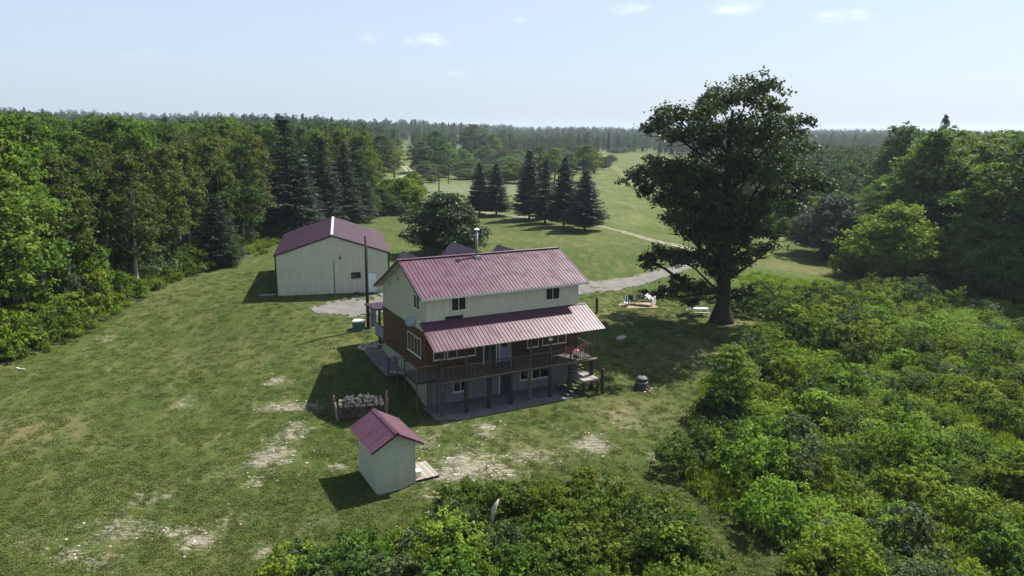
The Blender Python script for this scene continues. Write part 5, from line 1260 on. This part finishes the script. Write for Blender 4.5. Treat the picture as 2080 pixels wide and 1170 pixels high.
for poly, sp, sd in ((THICK_R, .95, 201), (THICK_B, .72, 202)):
    X, Y, rg = scatter(poly, sp, sd); Z = hz(X, Y)
    for x, y, z in zip(X, Y, Z):
        if x > .78 * y + 4: continue
        patch = math.sin(x * .35 + 1.7 * math.sin(y * .23)) + math.sin(y * .41 + x * .12)
        yellow = (y > 84 and poly is THICK_R) or (poly is THICK_B and y > 37 and x > 2)
        i = 2 if (yellow and rg.uniform() < .6) or rg.uniform() < .07 else (1 if patch > .6 else 0 if patch > -.9 else 3)
        P_.append((x, y, z - .05)); S_.append(rg.uniform(.5, .95)); T_.append(rg.uniform(0, 6.28)); I_.append(i)
rg = np.random.default_rng(205)
for poly, n, a in ((TALL, 0, 0),):
    for (px, py, rx, ry, am) in ((1620, 585, 7, 5, 1), (1560, 600, 5, 3, 1), (1740, 592, 12, 4, 1), (1990, 625, 8, 4, 1)):
        cx, cy = gp(px, py)
        for k in range(int(rx * ry * 5)):
            x, y = cx + rg.normal() * rx * .5, cy + rg.normal() * ry * .5; P_.append((x, y, h1(x, y) - .1)); S_.append(rg.uniform(.4, .85)); T_.append(rg.uniform(0, 6)); I_.append(3 if rg.uniform() < .85 else 0)
P = np.array(FOREST_L[1:9]); L = np.concatenate([[0], np.cumsum(np.hypot(*np.diff(P, axis=0).T))])
for k in range(900):
    u = rg.uniform(0, L[-1]); x = np.interp(u, L, P[:, 0]) + rg.normal() * 1.2 - .3; y = np.interp(u, L, P[:, 1]) + rg.normal() * .3
    P_.append((x, y, h1(x, y) - .1)); S_.append(rg.uniform(.4, 1.0)); T_.append(rg.uniform(0, 6)); I_.append(int(rg.integers(0, 4)))
for k in range(1500):      # ground plants inside the left forest and before the right wood
    if k < 700: x, y = rg.uniform(-75, -40), rg.uniform(55, 115)
    else: x, y = rg.uniform(45, 100), rg.uniform(88, 125)
    if not (inpoly(np.array([x]), np.array([y]), FOREST_L)[0] or inpoly(np.array([x]), np.array([y]), FOREST_R)[0]): continue
    P_.append((x, y, h1(x, y) - .1)); S_.append(rg.uniform(.8, 1.6)); T_.append(rg.uniform(0, 6)); I_.append(1)
scatter_stuff('undergrowth', P_, S_, T_, I_, [[w1], [w2], [w3], [w4]], 'dense leafy weeds and tall herbs between the shrubs and along the woods', 'undergrowth')
print('undergrowth', len(P_))
# lawn grass
rg = np.random.default_rng(206); n = 34000
y = 24 + 62 * rg.uniform(size=n) ** 1.25; x = rg.uniform(-1, 1, n) * .80 * y
inside = ~(inpoly(x, y, THICK_R) | inpoly(x, y, THICK_B) | inpoly(x, y, FOREST_L))
for (o, an, a0, a1, b0, b1) in ((HO, HA, -1.6, 13, -3.4, 12.2), (BO, BA, 0, 11.4, 0, 15.5), (OO_, OA, -.0, 4, -.0, 3.3), (gp(715, 625), 0, -4, 9, -2.6, 2.6)):
    dx, dy = x - o[0], y - o[1]; a = dx * math.cos(an) + dy * math.sin(an); b = -dx * math.sin(an) + dy * math.cos(an); inside &= ~((a > a0) & (a < a1) & (b > b0) & (b < b1))
inside &= rg.uniform(size=n) > blobmask(x, y, BARE) * .95
nn = np.sin(x * .9 + 2 * np.sin(y * .5)) * np.sin(y * .8 + x * .3); inside &= rg.uniform(size=n) < .6 + .25 * nn + .3 * (y < 42)
x, y = x[inside], y[inside]; z = hz(x, y) - .01
scatter_stuff('lawn_grass', np.stack([x, y, z], 1), rg.uniform(.5, 1.25, len(x)), rg.uniform(0, 6.28, len(x)), (rg.uniform(size=len(x)) < .45).astype(int), [[w5], [w6]], 'short rough lawn grass tufts around the house and shed', 'grass')
# scattered light stones on the bare ground
rg = np.random.default_rng(207)
st = MB(); st.lathe([(.09, -.03), (.11, .03), (.06, .06)], 6); x, y = gp(925, 965); s1 = tag(st.build('pale_stone', M['stone_white']), 'pale stone on the bare patch right of the small shed', 'stone'); s1.location = (x, y, h1(x, y))
P_, S_, T_ = [], [], []
for (px, py, rx, ry, am) in BARE[:16]:
    cx, cy = gp(px, py)
    for k in range(int(60 * am * (1.8 if px in (945, 1010) else .6))):
        x, y = cx + rg.normal() * rx * .6, cy + rg.normal() * ry * .6; P_.append((x, y, h1(x, y) - .01)); S_.append(.12 + .75 * rg.uniform() ** 2.5); T_.append(rg.uniform(0, 6))
scatter_stuff('rubble', P_, S_, T_, [0] * len(P_), [[s1]], 'pale limestone rubble strewn over the bare patches of lawn', 'rubble')

# far forest
NOGO = [[(806, 290), (838, 290), (842, 350), (806, 350)], [(1214, 308), (1330, 310), (1420, 330), (1420, 600), (1190, 600), (1205, 380), (1212, 340)], [(926, 296), (942, 296), (942, 318), (926, 318)]]
def blocked(px, py): return any(inpoly(np.array([px]), np.array([py]), p)[0] for p in NOGO)
rg = np.random.default_rng(301)
y = 185.
while y < 2600:
    sp = 6 + max(0, y - 250) * .014
    for x in np.arange(-.76 * y, .76 * y, sp):
        xx = x + rg.uniform(-.45, .45) * sp; yy = y + rg.uniform(-.5, .5) * sp * 1.2
        if inpoly(np.array([xx]), np.array([yy]), FOREST_L)[0] or inpoly(np.array([xx]), np.array([yy]), FOREST_R)[0]: continue
        px, py = to_px(xx, yy, h1(xx, yy) if yy < 700 else float(hz(np.array([xx]), np.array([yy]), False)[0]))
        if blocked(px, py): continue
        if yy < 330:
            if -75 < xx < 0.30 * yy: continue
            if xx > 0 and rg.uniform() < .35: continue
        opn = math.sin(xx * .011 + 2.1 * math.sin(yy * .006)) + math.sin(yy * .017 + xx * .004)
        low = 330 < yy < 640 and xx > -60 and opn > -.1
        grove = .5 + .5 * math.sin(xx * .019 + 1.3 * math.sin(yy * .013 + 2)) * math.sin(yy * .011 + xx * .006 + 1)
        s = rg.uniform(.6, 1.1) * (.72 + .5 * grove) * (.33 if low else 1.) * (.8 if xx > 0 else 1) * (1 + max(0, sp - 9) * .012)
        k = 2 if (not low and rg.uniform() < (.45 if opn < -.6 else .08)) else int(rg.uniform() < .5)
        FAR.append((xx, yy, s, k))
    y += sp * .95
F = np.array(FAR); Z = hz(F[:, 0], F[:, 1]) - .3
f1 = plant('far_tree', far_t[0], -76, 190, 1, 1, 0, 'green broadleaf tree behind the left forest', 'tree', 'trees behind the left forest', None)
f2 = plant('far_tree', far_t[1], -82, 196, 1, 1, 1, 'green broadleaf tree behind the left forest', 'tree', 'trees behind the left forest', None)
f3 = plant('far_spruce', far_s[0], -70, 198, 1, 1, 1, 'dark spruce behind the left forest', 'tree', None, None)
scatter_stuff('far_forest', np.stack([F[:, 0], F[:, 1], Z], 1), F[:, 2], rg.uniform(0, 6.28, len(F)), F[:, 3].astype(int), [list(f1.children), list(f2.children), list(f3.children)], 'endless mixed forest fading to blue towards the horizon', 'forest')
print('far trees', len(F))

# ------------------------------------------------------------------ haze
m, nt = mk('haze_air'); s = N(nt)
pv = s.n('ShaderNodeVolumePrincipled'); pv.inputs['Density'].default_value = .00014; pv.inputs['Color'].default_value = (.76, .87, 1.0, 1); pv.inputs['Anisotropy'].default_value = .25
o = s.n('ShaderNodeOutputMaterial'); s.l(pv.outputs[0], o.inputs['Volume'])
hzb = MB().box(-6200, 6200, -1600, 7200, -12, 62).build('haze', m); tag(hzb, 'thin blue summer haze over the whole valley', kind='stuff')
